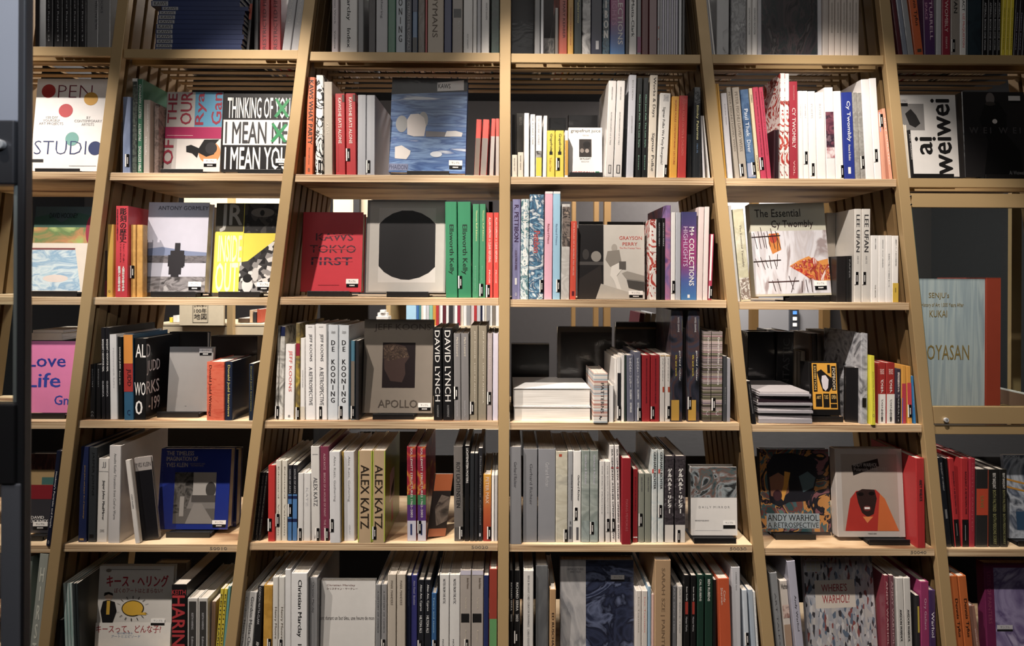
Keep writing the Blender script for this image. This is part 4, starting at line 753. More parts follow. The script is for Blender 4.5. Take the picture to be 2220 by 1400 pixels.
S(1019, 1105, 328, '121112', ('AL', 372, 472, 'e8e4e0', .1, .98, 'h', .6), ('WO', 660, 760, 'e8e4e0', .02, .98, 'h', .6), ('0', 800, 905, 'e8e4e0', .1, .72, 'h', .6), look='thick black book with large wrapping white capitals', coat=.8, rt=[('D', 372, 472, .02, .12, 'e8e4e0'), ('JUDD', 500, 612, .03, .4, 'e8e4e0'), ('RKS', 655, 755, .02, .38, 'e8e4e0'), ('-199', 785, 885, .08, .4, 'e8e4e0')], name='large_lettered_book', **jb)
Fc(1262, 1600, 392, 888, '8f8b88', 'plain grey cover under clear film', [('s', 1492, 405, 1588, 458), ('r', 1400, 845, 1412, 848, 'dark grey')], lip=(1198, 1512), s=.06, tilt=4, th=.012, coat=.9, short='plain grey cover')
Fc(1275, 1565, 278, 880, '1d1612', 'dark brown book behind the plain grey cover', s=.17, tilt=1, th=.02, behind=1)
Fc(1590, 1945, 310, 880, '2a201b', 'thick dark brown book behind the orange spine', s=.16, tilt=1, th=.045, behind=1)
S(1566, 1702, 506, 'e2553a', ('Donald Judd Writings', 530, 915, '5a1a18', .1, .28, 'd', .8), cw='coral', m=art('wrinkle', ['d84c34', 'e86a4c', 'e25a3e'], 14, (1, 1, 4), dist=2), s=.004, d=.19, look='thick coral-orange book with dark lettering')
S(1706, 1762, 506, '1c2740', ('Donald Judd Interviews', 530, 920, 'd9c86a', .28, .68, 'd', .6), cw='navy', coat=.9, s=.004, d=.19); S(1925, 1962, 520, '1a2436', ('Donald Judd Interviews', 540, 880, 'olive', .3, .65), s=.004, d=.19, cw='navy')
cell(3, 2, 540, 640)
MAPM = art('mapbw', ['d9d4cc', 'a9a49c', 'e2ded6', '6a6660', 'd4cfc6'], 12, dist=1)
S(184, 214, 232, 'white', m=MAPM, dx=24, tg=885, ta=0, look='pale map-patterned book'); S(218, 256, 235, 'white', m=MAPM, dx=20, bd=[(240, 310, 'navy')], look='pale map-patterned book')
S(266, 340, 370, 'f0ecea', ('JEFF KOONS', 420, 732, 'coral', .3, .7, 'd', .6), ('8', 908, 928, 'charcoal', .4, .6, 'h'), dx=12, cw='white'); S(352, 384, 212, 'olive', m=art('koonsy', ['8a7a30', 'c9a83a', '6a5a3a', '9a8a5a'], 12), bd=[(365, 460, 'crimson')], tg=895, ta=.4, coat=.9, look='tall yellow and red patterned book'); S(388, 424, 325, 'white', ('KOONS LECTURES', 570, 700, 'grey', .4, .6), bd=[(845, 940, 'cream')])
for i, (a, b, y) in enumerate(((427, 504, 225), (508, 592, 218))): S(a, b, y, 'eeebe9', ('JEFF KOONS', 295, 502, 'dark grey', .35, .7), ('A RETROSPECTIVE', 545, 835, 'dark grey', .35, .7), bd=[(240, 244, 'grey', .3, .7)], dx=-4, cw='white', **(dict(tg=888, ta=.3) if i else {}))
for i, (a, b, y) in enumerate(((598, 674, 225), (679, 756, 228))): S(a, b, y, 'd4dae0', ('DE KOONING', 342, 815, 'charcoal', .27, .7, 's', .3), ('a Retrospective', 265, 300, 'grey', .3, .7, 'h'), cw='pale blue', **(dict(tg=885, ta=.1) if i else {}))
S(771, 800, 345, '4d7f98', bd=[(500, 940, 'taupe')], tg=885, ta=0, cw='blue'); S(806, 832, 345, 'charcoal')
Fc(845, 1388, 186, 887, '857a6e', 'taupe cover with a dark rectangular portrait picture', [('t', 'JEFF KOONS', 925, 220, 1368, 282, '54483f', 'h', .4), ('r', 995, 362, 1250, 700, '1b1012'), ('p', [(1005, 380), (1080, 365), (1170, 390), (1205, 470), (1170, 520), (1175, 600), (1150, 660), (1060, 650), (1010, 560)], '3e2c28'), ('p', [(1000, 385), (1070, 372), (1180, 400), (1200, 470), (1130, 480), (1040, 500), (1005, 480)], art('curls', ['5a4636', '2a1c18', '6a5444'], 90)), ('t', 'APOLLO', 968, 790, 1272, 848, '4a4038', 'h', .6), ('s', 1280, 812, 1378, 868)], lip=(940, 1250), s=.075, tilt=5, th=.024, coat=1, short='taupe portrait cover')
for i, (a, b) in enumerate(((1400, 1466), (1472, 1550))): S(a, b, 250, '141315', ('DAVID LYNCH', 268, 805, 'd9d6d2', .22, .78, 'd', .6), ('KONFERENZ', 835, 925, 'grey', .4, .6), dx=-6, look='black book with widely spaced white capitals')
for i, (a, b) in enumerate(((1556, 1608), (1611, 1670))): S(a, b, 290, '7d7a7a', ('Mark Leonard', 320, 462, 'cream', .4, .65), ('Selected works', 800, 920, 'light grey', .4, .55), dx=-4, cw='grey', **(dict(tg=738, ta=0) if not i else {}))
for i, (a, b) in enumerate(((1676, 1734), (1738, 1800))): S(a, b, 232, '8d8370', ('JEFF KOONS   LOST IN AMERICA', 270, 820, 'cream', .5, .68), cw='olive taupe', **(dict(tg=852, ta=.1) if not i else {}))
S(1806, 1845, 290, 'a89a9a', ('COMPLETE ESSAYS', 330, 560, 'cream', .4, .6), tg=778, ta=.1, cw='pinkish grey'); S(1849, 1892, 290, 'pale lilac')
cell(3, 3, 1080, 640)
GW = 'e4e2e0'
Hz(120, 702, 846, 949, GW, 'fat white paperback lying flat, lower of two', front='page', s=.02, d=.175, pm=PAGEH); Hz(116, 702, 706, 842, GW, 'fat white paperback lying flat, upper of two', front='page', s=.022, d=.19, pm=PAGEH, yaw=1)
Fc(98, 385, 366, 940, '0f0c0b', 'black box behind the two flat white paperbacks', s=.24, tilt=0, th=.03, behind=1, slab=1, name='display_box', cat='box', items=[('r', 98, 366, 385, 372, 'beige')])
Fc(448, 860, 240, 940, '161210', 'large black picture book in clear film, behind', [('r', 448, 240, 472, 940, '3c332c'), ('r', 448, 240, 860, 285, '3c332c')], s=.2, tilt=0, th=.03, behind=1, coat=1)
Fc(890, 1258, 205, 940, '15110e', 'black picture book behind the slate blue spines', [('r', 895, 245, 1250, 262, '6a5238')], s=.18, tilt=0, th=.03, behind=1, coat=1)
PT = art('patterns', ['e2ded4', 'c98a6a', '8fa9b8', 'efe9df', 'b85a48', 'e9e4d9', 'd9c48a'], 1, (.2, .2, 70), dist=.3)
S(722, 832, 595, 'cream', ('PATTERNS', 665, 895, 'charcoal', .5, .72, 'd', .4), ('?', 915, 945, 'charcoal', .4, .6, 'h'), m=PT, s=-.003, d=.16, dx=2, look='small thick book with fine coloured stripes')
S(842, 876, 685, 'ece9e6', s=.004, d=.12, cw='white'); S(880, 898, 480, 'white', s=.02); S(901, 930, 470, 'white', bd=[(590, 950, '232428')], tg=885, ta=.2, look='white book with black lower spine'); S(934, 957, 455, 'white'); S(960, 972, 455, '2a3a34', cw='dark green')
for i, (a, b, y) in enumerate(((975, 1033, 456), (1037, 1087, 432))): S(a, b, y, '6a6c80', ('ゲルハルト・リヒタ|', 475, 700, 'd9d8dc', .35, .68, 's', .4), ('評論選 増補版', 715, 890, 'd9d8dc', .4, .66, 's', .4), dx=-4, cw='slate blue', **(dict(tg=900, ta=.7) if i else {}))
for i, (a, b) in enumerate(((1091, 1153), (1157, 1224))): S(a, b, 455, 'a8232a', ('RICHTER CATALOGUE OF WORKS FROM THE NINETIES', 480, 820, 'maroon', .45, .62), cw='red', **(dict(tg=888, ta=.0) if i else {}))
for i, (a, b) in enumerate(((1228, 1264), (1268, 1306))): S(a, b, 456, 'd9d2cc', ('FIFTEEN', 480, 650, 'grey', .45, .6), bd=[(695, 735, 'rust', .5, .9), (456, 462, 'ochre')], cw='white', **(dict(tg=885, ta=.4) if i else {}))
GR = art('richterdark', ['121218', '1c1e28', '2a2c3a', '4a3434', '34384a', '5a5648', '16161c'], 16, (1, 1, .6), dist=1.2)
for i, (a, b, y) in enumerate(((1308, 1400, 112), (1428, 1528, 106))): S(a, b, y, 'black', ('gerhard richter', 420, 650, 'e4e2e0', .66, .82, 'd', .6), ('life and work', 455, 615, 'd9c23a', .38, .52, 'd', .3), ('YATES GRAPHE', 165, 280, 'light grey', .55, .68), m=GR, bd=[(795, 950, 'c9983a', .05, .7)], dx=4, coat=1, look='tall dark patterned book with yellow foot', **(dict(tg=815, ta=.0) if i else {}))
S(1402, 1422, 250, 'black', s=.03); S(1530, 1538, 250, 'black', s=.03)
PL = art('plaid', ['2c2226', '8a4a50', 'a89a98', '3a2c30', '6a6a4c', 'c0a8a4', '4a4a60', '7a3438'], 1, (.3, .3, 60), dist=.4)
for i, (a, b) in enumerate(((1541, 1614), (1618, 1700))): S(a, b, 276, 'taupe', ('Gerhard Richter | Panorama', 318, 682, 'e6dfda', .45, .72, 'd', .4), ('C', 880, 912, 'light grey', .4, .65, 'h'), m=PL, dx=6, look='book with tartan-like striped spine', **(dict(tg=825, ta=.0) if i else {}))
S(1708, 1736, 462, '3a3c40', ('RICHTER', 700, 830, 'grey', .4, .6)); S(1772, 1796, 478, '8c8c94', dx=-50, cw='grey'); S(1811, 1826, 480, '8c8c94', dx=-50, cw='grey')
cell(3, 4, 1620, 640)
Fc(2, 205, 275, 940, '0c0b0c', 'large black box in clear film behind the magazines', s=.2, tilt=0, th=.06, behind=1, coat=1)
S(212, 345, 275, '0f0e10', ('FANTASTIC', 330, 800, '3c3a3c', .35, .75, 'u', .3), s=.19, d=.15, dx=12, coat=1, behind=1, look='large black book with dim capitals')
S(352, 375, 420, '8a7a68', s=.22, d=.12, behind=1, look='beige-brown spine'); S(378, 402, 430, '6a5c4e', s=.22, d=.12, behind=1, look='brown spine'); S(406, 440, 425, '857664', s=.22, d=.12, behind=1, look='taupe spine')
mg = [(88, 488, 935, 968), (84, 492, 912, 934), (90, 490, 893, 911), (82, 494, 872, 892), (78, 490, 852, 871), (86, 492, 834, 851), (80, 490, 815, 833), (84, 482, 782, 813), (88, 486, 764, 781), (90, 480, 746, 763), (96, 470, 730, 745)]
nm = ['lowest', 'second from bottom', 'third from bottom', 'fourth from bottom', 'fifth from bottom', 'sixth from bottom', 'seventh from bottom', 'dark eighth from bottom', 'ninth from bottom', 'tenth from bottom', 'topmost']
for i, (a, b, c, d_) in enumerate(mg): Hz(a, b, c, d_, ['9a969c', 'b5aeb0', '8a868c'][i % 3] if i != 7 else '2a1a22', f'grey magazine, {nm[i]} of the pile', s=.01 + .004 * (i % 3), d=.25, name='magazine', cat='magazine', grp='pile of magazines on the fourth shelf', yaw=(i % 3 - 1) * 1.2)
S(36, 72, 650, '151416', ('MONOGRAPH ON PAINTING', 680, 900, 'grey', .4, .6), dx=-46, s=.0, d=.2)
for i, (a, b, c_) in enumerate(((480, 505, 'brown'), (508, 540, '3c332c'), (545, 575, '554a40'), (590, 620, '7a6e60'), (624, 655, '94866f'), (658, 690, '857a6c'))): S(a, b, 290 if i < 3 else 275, c_, s=.2, d=.12, dx=-14 if i < 3 else 0, behind=1, look=['russet-brown spine', 'dark brown spine', 'grey-brown spine', 'pale brown spine', 'tan spine', 'warm grey spine'][i])
Fc(478, 730, 515, 925, '121011', 'black boxed cover with a yellow typographic poster', [('r', 504, 522, 708, 880, 'd9972c'), ('r', 514, 530, 545, 745, '17130f'), ('r', 665, 545, 702, 735, '17130f'), ('p', [(545, 590), (580, 570), (620, 605), (670, 640), (680, 690), (640, 745), (590, 740), (570, 680)], '151113'), ('p', [(585, 620), (615, 615), (640, 650), (632, 715), (612, 738), (590, 715), (580, 660)], 'cfc6cc'), ('r', 632, 535, 655, 600, '17130f'),
 ('r', 528, 762, 580, 860, '17130f'), ('r', 590, 758, 640, 865, '17130f'), ('r', 650, 760, 702, 830, '17130f'), ('r', 650, 838, 702, 868, '17130f'), ('t', 'POPBOOM', 672, 560, 695, 725, 'd9c9b0', 'd', .8), ('t', 'EXHIBITION', 520, 545, 538, 730, 'd9b060', 'd', .6), ('t', 'TUES', 598, 770, 630, 800, 'd9b060'), ('t', 'OPEN', 658, 770, 695, 800, 'd9b060'), ('t', 'ART', 535, 775, 572, 800, 'd9b060')], lip=(490, 722), s=.05, tilt=4, th=.05, coat=.8, short='yellow poster cover')
S(862, 926, 290, '77777d', m=art('figbw', ['2c2c32', '8a8a90', 'b5b5ba', '3c3c42'], 14, dist=2), bd=[(780, 850, 'black', .2, .8)], coat=1, s=.006, d=.2, look='tall grey photographic book in clear film')
Fc(742, 858, 545, 968, '141215', 'black shrink-wrapped book beside the yellow poster cover', s=.03, tilt=0, th=.02, coat=1, yaw=-20)
S(934, 976, 460, 'd8ce2e', ('JEAN-MICHEL BASQUIAT FUN IS', 580, 880, '6a6420', .4, .6), ('o', 900, 925, 'olive', .3, .7, 'h'), dx=-8, s=-.004, cw='yellow')
for i, (a, b) in enumerate(((990, 1051), (1055, 1120))): S(a, b, 514, 'a82a26', ('バスキア', 640, 740, 'f0e8e4', .35, .68, 's', 1.2), ('THE NOTES', 560, 600, 'f0d0c8', .25, .75, 'h'), ('バスキア作品の鑑賞', 790, 960, 'charcoal', .4, .66, 's', .4), bd=[(750, 985, 'e2ded9')], look='red-topped white book with vertical characters')
S(1124, 1167, 560, '3c3444', ('現代美術史ガイド', 585, 735, 'd9c8c0', .35, .7, 's', 1), ('アメリカンアート', 755, 960, 'light grey', .4, .65, 's', .5), cw='dark purple', bd=[(780, 985, '231f24')])
S(1171, 1210, 535, 'e09a3a', bd=[(670, 985, 'c8384c'), (780, 985, '6a5aa8', .03, .3)], look='orange and red paperback'); S(1213, 1256, 540, 'e09a3a', bd=[(665, 900, 'd8404c')], tg=875, ta=.1, dx=-12, look='orange and red paperback'); S(1264, 1296, 612, '2c7cc0', ('PRINTING BLUE', 690, 850, 'light blue', .4, .6), dx=-22, cw='blue')
# ================================================================ row 4
cell(4, 0, 0, 1000)
Fc(190, 398, -55, 568, '35343a', 'dark cover with brown, tan and red painted bands', [('r', 190, -55, 398, 70, art('brnhair', ['4a2622', '331a18', '6a3a30'], 30, (2, 1, .5))), ('r', 190, 70, 398, 190, 'a88a5c'), ('r', 298, 130, 392, 188, '3f6a64'), ('r', 190, 190, 398, 302, '8a1c26'), ('t', 'DAVID\nHOCKNEY', 200, 435, 360, 485, 'e8e4e0', 'h', 1.2), ('s', 248, 480, 360, 540)], s=.05, tilt=3, th=.024, lip=(220, 330), coat=.8, short='banded dark cover')
S(346, 400, -80, '141a33', ("Hockney's Portraits and People", 80, 505, 'e4e2e0', .3, .72, 'd', .8), ('◇', 600, 630, 'white', .35, .65, 'h'), dx=82, s=-.004, cw='navy')
cell(4, 1)
S(590, 656, -110, '1f2a58', ('James Johns and Jasper Art of Interchange', 30, 435, 'gold', .5, .68), dx=22, cw='navy', bd=[(585, 600, 'gold', .2, .7)]); S(662, 728, -105, '32363a', ('JASPER JOHNS', -70, 260, '1a1c1e', .35, .65, 'd', .8), dx=12, cw='charcoal', bd=[(555, 582, 'black', .2, .7)])
S(732, 812, -22, 'e4dfd9', ('Jasper Johns: Mind/Mirror', 145, 445, 'charcoal', .4, .68, 'd', 1), ('JJ', 5, 50, 'grey', .35, .7, 'h'), ('JOHNS', 515, 545, 'grey', .3, .7, 'h'), bd=[(76, 79, 'grey')], cw='white', dx=16); S(817, 908, -118, 'd5d0ce', ('Anselm Kiefer Transition from Cool to Warm', -60, 440, 'grey', .42, .62), cw='pale grey', dx=12, d=.22, coat=.6, s=.006)
Fc(1078, 1196, -28, 590, 'a39b97', 'leaning cover, pale above and black below', [('r', 1078, 70, 1196, 590, '111016'), ('t', 'YVES KLEIN', 1084, 10, 1190, 42, '4a4444', 'h', .6)], s=.02, tilt=1, th=.012, rl=-6, yaw=8, coat=.6, hard=True)
S(1024, 1062, -10, 'dcd6d0', ('YVES KLEIN', 250, 360, 'grey', .35, .65), dx=-76, s=.004, d=.012, cw='white', hard=False)
KB = [('t', 'THE TIMELESS', 1232, -72, 1440, -38, 'beige', 'h', 1), ('t', 'IMAGINATION OF', 1232, -28, 1472, 6, 'beige', 'h', 1), ('t', 'YVES KLEIN', 1232, 20, 1398, 54, 'beige', 'h', 1), ('t', 'UNCERTAINTY AND\nTHE IMMATERIAL', 1410, 22, 1530, 50, 'taupe'), ('r', 1305, 95, 1622, 498, '6f6b68'),
 ('r', 1305, 380, 1622, 498, '56524f'), ('p', [(1305, 95), (1445, 95), (1450, 180), (1480, 180), (1440, 260), (1400, 400), (1305, 420)], art('tree', ['2a2826', '5a5652', '1e1c1b'], 40)), ('r', 1448, 95, 1622, 280, '96918c'), ('e', 1545, 170, 1622, 290, '3a3735'), ('r', 1440, 275, 1622, 330, '45413f'), ('p', [(1400, 498), (1460, 340), (1520, 340), (1622, 498)], '7d7874'), ('r', 1352, 285, 1385, 440, '8a8580'), ('t', 'THE VOID AND UNCERTAINTY', 1200, 30, 1212, 520, '3a4a9a', 'd', 0), ('s', 1608, 470, 1712, 524)]
Fc(1186, 1726, -92, 542, '1a2c86', 'deep blue glossy cover with a grey street photograph', KB, lip=(1265, 1598), s=.065, tilt=5, th=.03, coat=1, short='deep blue street photograph cover')
Fc(1560, 1790, -90, 545, '1a2a6a', 'navy book behind the deep blue cover', s=.11, tilt=3, th=.03, behind=1, coat=.9)
cell(4, 2, 540, 1000)
for i, (a, b) in enumerate(((8, 34), (38, 62), (66, 90))): S(a, b, 85, '1a1618', ('ON BOOKS AND SHOES', 110, 560, 'taupe', .35, .62), dx=60)
S(135, 196, 32, 'cc2f2c', cw='red', tg=478, ta=.05, s=.008); S(200, 243, -5, 'd6cfc0', ('Edouard  Valentin', 40, 560, 'taupe', .4, .6), tg=443, ta=.0, cw='cream'); S(247, 290, -5, 'd6cfc0', ('Edouard  Valentin', 40, 560, 'taupe', .4, .6), cw='cream')
S(293, 324, 30, '26262c', ('HOUSE OF ARTS', 60, 240, 'light grey', .35, .65), bd=[(250, 610, '4a7cb8'), (262, 285, 'navy'), (435, 460, 'navy')], look='dark book with blue lower spine', tg=368, ta=.7); S(328, 364, 30, '26262c', ('HOUSE OF ARTS', 60, 240, 'light grey', .35, .65), bd=[(250, 610, '4a7cb8'), (262, 285, 'navy'), (435, 460, 'navy')], look='dark book with blue lower spine')
S(369, 412, 92, 'd6d3d0', tg=565, ta=.05, cw='white'); S(414, 466, 92, 'd6d3d0', ('KATZ', 200, 340, 'light grey', .3, .6), cw='white')
S(472, 540, -112, 'd2cec9', ('ALEX KATZ', 122, 340, 'dark grey', .3, .72, 'd', .5), ('A', 555, 585, 'black', .35, .6, 'h', 1.5), dx=-6, tg=563, ta=.6, cw='white', bd=[(-55, -50, 'grey', .2, .8)]); S(543, 608, -110, '7d3048', ('ALEX KATZ   BRICKS OF A HOUSE OF PAINT   THE GALLERY', -60, 590, 'c9a0a4', .4, .62), dx=-4, tg=565, ta=.6, cw='maroon')
S(613, 701, -72, 'd5d4d6', ('Alex Katz, Gathering', -40, 305, 'grey', .35, .6, 'd', .4), dx=-5, tg=483, ta=.05, cw='white', s=.0); S(703, 714, -70, 'c9a03a'); S(717, 801, -74, 'd5d4d6', ('Alex Katz, Gathering', -40, 305, 'grey', .35, .6, 'd', .4), ('GRAY', 480, 560, 'light grey', .45, .6), dx=-3, cw='white')
LM = 'b5c63c'
for i, (a, b) in enumerate(((824, 930), (934, 1030))): S(a, b, -80, 'c2a47e', ('ALEX KATZ', 28, 510, '2c2218', .2, .78, 'd', 1), bd=[(-80, 610, LM, 0, .07), (-80, 610, LM, .93, 1)], dx=4, look='thick brown-paper book edged in lime green', rc=[([(0, 612), (1, 612), (1, -80), (0, -80)], '93a838'), ([(.3, 380), (.62, 380), (.62, 150), (.45, 140), (.3, 160)], 'cfc8c0'), ([(.32, 375), (.55, 340), (.6, 230), (.4, 290)], '1a1816'), ([(.4, 560), (.55, 560), (.5, 400), (.42, 400)], 'c0552e')], s=.0, coat=.8, **(dict(tg=540, ta=.1) if i else {}), name='lime_edged_book', d=.21)
LW = art('lewitt', ['d9a02c', 'b02a30', '8a1c34', 'b8452c'], 10, (1, 1, .9), dist=2)
for i, (a, b) in enumerate(((1199, 1270), (1278, 1345))): S(a, b, -108, 'red', ('SOL LEWITT STRUCTURES 1962–2003', -100, 425, 'e4dcd8', .4, .62, 'd', .6), m=LW, bd=[(255, 345, '3a7a4c'), (330, 455, '55307a'), (450, 612, 'c9c6d4'), (475, 560, '26356b', .35, .55)], look='multicoloured striped book with pale foot', dx=-3, **(dict(tg=495, ta=.0) if i else {}))
Fc(1332, 1545, 118, 602, '2a2220', 'small dark pamphlet with rust border, leaning', [('r', 1340, 118, 1545, 250, 'b55a30'), ('r', 1340, 540, 1545, 602, 'a85a38'), ('p', [(1380, 380), (1440, 280), (1545, 300), (1545, 480), (1420, 520)], art('pam', ['1c1816', '7a6a5e', '3a2e2a', '9a8a7c'], 14))], s=.02, tilt=2, th=.004, yaw=22, rl=8, hard=False)
S(1556, 1626, -112, '6e6864', ('ROY LICHTENSTEIN', 8, 350, 'charcoal', .28, .7, 'd', .8), bd=[(500, 612, art('bars', ['6e6864', '2a2826'], 60, (1, 1, .2)), .1, .6)], dx=-5, tg=540, ta=.7, cw='grey'); S(1634, 1670, -118, '1a191b', ('LICHTENSTEIN POSTERS', -100, 165, 'e8e4e0', .3, .75, 'd', 1.2), look='black book with bold white capitals'); S(1675, 1706, -60, '2a2c30'); S(1709, 1735, -60, '222226'); S(1739, 1770, -100, '26262b', ('Michael Warner Collected', -40, 480, 'grey', .35, .65), bd=[(545, 570, 'light grey', .2, .6)])
S(1776, 1836, 102, 'c04a2c', ('PETER MAX', 120, 320, 'e8c8b0', .3, .7, 'd', 1), m=art('pmax', ['a82a28', 'c05a2c', 'd99a3a'], 1, (1, 1, 5), 'grad'), tg=540, ta=.7, look='red to yellow gradient book with pale capitals'); S(1839, 1859, 106, 'white'); S(1862, 1884, 106, 'light grey')
cell(4, 3, 1080, 1000)
S(83, 178, -108, '848488', ('Gerhard Richter', 5, 200, 'dark grey', .35, .6), coat=.7, dx=-2, cw='grey', s=-.0); S(188, 296, -92, '828388', ('Gerhard Richter', 20, 330, 'dark grey', .45, .65), coat=.7, cw='grey'); S(302, 434, -92, '8b8c92', ('Gerhard Richter', 10, 195, 'light grey', .42, .62), coat=.9, cw='grey')
S(436, 526, -72, 'c9c2ac', m=art('pale', ['d0c9b4', 'b9b29c', 'c9c4b0', '9a968a'], 8, (1, 1, 2.5)), cw='cream', tg=560, ta=.75, bd=[(-55, -35, 'rust', .25, .5)], look='cream mottled book'); S(529, 566, -75, '9c9da0', ('Gerhard Richter', 100, 300, 'charcoal', .6, .85), ('R', 455, 480, 'charcoal', .4, .7, 'h'), bd=[(495, 590, 'dark grey', .25, .75)], cw='grey'); S(568, 628, -75, 'e0ddd8', ('Gerhard Richter', 105, 300, 'charcoal', .55, .8, 'd', .8), tg=395, ta=.2, bd=[(500, 598, 'dark grey', .4, .7)], cw='white')
GG = art('gg', ['8f9890', 'a4aca6', '7f8a84', '9aa29c'], 7, (1, 1, 2))
for i, (a, b) in enumerate(((631, 693), (696, 758))): S(a, b, -78, '8f9892', ('Gerhard Richter', -50, 180, 'pale lilac', .4, .62), m=GG, bd=[(450, 612, art('gg2', ['6a7874', '97a4a2', '56645f'], 14))], cw='grey-green', look='grey-green misty landscape spine', **(dict(tg=503, ta=0) if i else {}))
S(766, 806, 2, 'd4d0cc', ('THE DAILY PRACTICE', 30, 400, 'grey', .4, .58), cw='white', dx=4); S(816, 852, 4, 'd0ccc8', ('THE DAILY PRACTICE', 30, 400, 'grey', .4, .58), tg=480, ta=.1, cw='white', dx=-4)
for i, (a, b) in enumerate(((858, 892), (898, 930))): S(a, b, -120, 'e0dad6', ('ISA GENZKEN: ATELIER OPENING SHOW', -90, 590, 'charcoal', .35, .68, 'd', 1.2), bd=[(45, 55, 'red', .2, .8)], dx=-12, cw='white', **(dict(tg=480, ta=.1) if not i else {}))
S(935, 1008, -22, '9c1f28', ('FIXING MEMORIES', 290, 530, 'c0545a', .42, .66), cw='red', s=-.0); S(1021, 1060, 62, 'a02228', ('PICTURES', 120, 380, 'maroon', .4, .6), bd=[(572, 580, 'white', .1, .9)], cw='red')
for i, (a, b) in enumerate(((1064, 1110), (1114, 1160))): S(a, b, 94, '84877a', ('SELECTED', 120, 230, 'dark grey', .4, .6), cw='olive grey', **(dict(tg=440, ta=.0) if not i else {}))
for i, (a, b) in enumerate(((1164, 1206), (1212, 1256))): S(a, b, -85, 'c9d4d6', ('GERHARD RICHTER', -70, 210, 'charcoal', .3, .7, 'd', 1), m=art('grp', ['c2d0d2', 'd9dcd8', 'b5c4ca'], 20), dx=4, bd=[(60, 90, 'coral', .0, .3)], look='pale blue-white book with black capitals', **(dict(tg=375, ta=0) if i else {}))
JP = art('jpr', ['1c181c', '4a4248', '2a2428', '8a8288'], 30, dist=2)
for i, (a, b) in enumerate(((1262, 1332), (1340, 1420))): S(a, b, -38, 'charcoal', ('ゲルハルト・リヒタ|', 55, 395, 'e8e4e0', .3, .72, 's', .8), m=JP, bd=[(482, 622, 'dcd6cf')], dx=6, look='dark mottled book with white characters and foot', **(dict(tg=570, ta=.25) if i else {}))
DM = art('daily', ['2a3238', '4a5a5c', '6a4a40', '8a9498', '1c2024', '3a3c3a'], 10, (1, 1, 1), dist=3)
Fc(1466, 1816, 45, 570, 'dcd8d4', 'white cover with a marbled dark picture on top', [('r', 1466, 45, 1816, 280, DM), ('t', 'D A I L Y  M I R R O R', 1525, 345, 1760, 362, 'grey'), ('t', 'GEORGE PUBLISHING', 1495, 452, 1600, 462, 'dark grey'), ('r', 1495, 530, 1700, 533, 'light grey'), ('r', 1708, 492, 1802, 518, 'black'), ('r', 1708, 455, 1800, 490, 'efece8'), ('t', 'サンプル', 1725, 465, 1785, 480, 'dark grey')], lip=(1484, 1802), s=.03, tilt=3, th=.03, coat=.8, short='marbled picture cover')
cell(4, 4, 1620, 1000)
for i, (a, b, y) in enumerate(((-60, -40, -160), (-30, -10, -160))): pass
WA = art('popcollage', ['2c4a4e', '6a3a34', '3a5a60', 'b5783a', '1c1c24', '7a4a50', '4a6a64'], 6, dist=3, hard=True)
Fc(108, 648, -92, 578, '3a4448', 'colourful collage cover with rough capitals at its foot', [('r', 108, -92, 648, 578, WA), ('p', [(160, 40), (220, -50), (360, -60), (520, -20), (560, 120), (520, 250), (480, 330), (330, 340), (250, 380), (180, 340), (165, 180)], '1a1a22'), ('p', [(180, 140), (250, 100), (330, 150), (330, 260), (270, 310), (190, 290)], '8a5a44'), ('p', [(300, 90), (345, 100), (320, 220), (285, 330), (260, 300), (290, 200)], 'c98a34'), ('e', 205, 240, 275, 330, '3a2026'), ('p', [(410, 130), (480, 90), (540, 140), (520, 220), (440, 260)], '4a6068'),
 ('r', 150, 430, 560, 550, '8a98a0'), ('t', 'ANDY WARHOL', 158, 440, 552, 490, '1c2024', 'h', 1), ('t', 'A RETROSPECTIVE', 158, 502, 552, 545, '2a3034', 'h', .8)], lip=(210, 516), s=.075, tilt=4, th=.02, coat=.9, short='colourful collage cover')
Fc(688, 1234, -92, 598, 'b5aca6', 'white framed cover of a smiling figure in red', [('r', 735, -50, 1190, 552, 'a3958a'), ('p', [(750, 552), (800, 300), (850, 240), (1010, 230), (1060, 280), (1180, 552)], 'b02c24'), ('p', [(1010, 552), (1040, 260), (1080, 300), (1185, 552)], 'c8602c'), ('p', [(848, 250), (900, 225), (1000, 230), (1015, 300), (985, 420), (935, 445), (890, 410), (862, 330)], '2e1c1a'), ('e', 860, 250, 910, 280, '100a0a'), ('e', 950, 245, 1000, 275, '100a0a'), ('e', 902, 355, 965, 398, '6a2a28'), ('r', 912, 366, 955, 382, 'e2d8d2'), ('p', [(895, 440), (980, 440), (930, 490)], 'd97a40'),
 ('p', [(820, 40), (1035, -15), (1045, 45), (832, 118)], '1c1816'), ('t', 'ANDY WARHOL', 832, 20, 1030, 50, 'b5aca6', 'h', 1), ('t', 'Polaroids 1958–1987', 838, 55, 1110, 85, 'b5aca6', 'h', .8), ('t', 'TASCHEN', 930, 567, 1000, 577, 'charcoal')], lip=(918, 1228), s=.05, tilt=4, th=.03, coat=.9, short='figure in red cover')
S(1290, 1356, -22, 'b92a2c', ('ANDY WARHOL', 140, 305, 'charcoal', .35, .68, 'd', 1), dx=-10, s=.002, cw='red', d=.2, look='large red hardback')
cell(4, 5, 1940, 930, 2.9786)
S(338, 372, 185, '1e222a', ('BASQUIAT BY HIMSELF', 220, 400, 'light grey', .35, .65), dx=-62, coat=.7, cw='blue-black', bd=[(520, 580, 'grey', .3, .7)]); S(376, 388, 190, 'black', dx=-50)
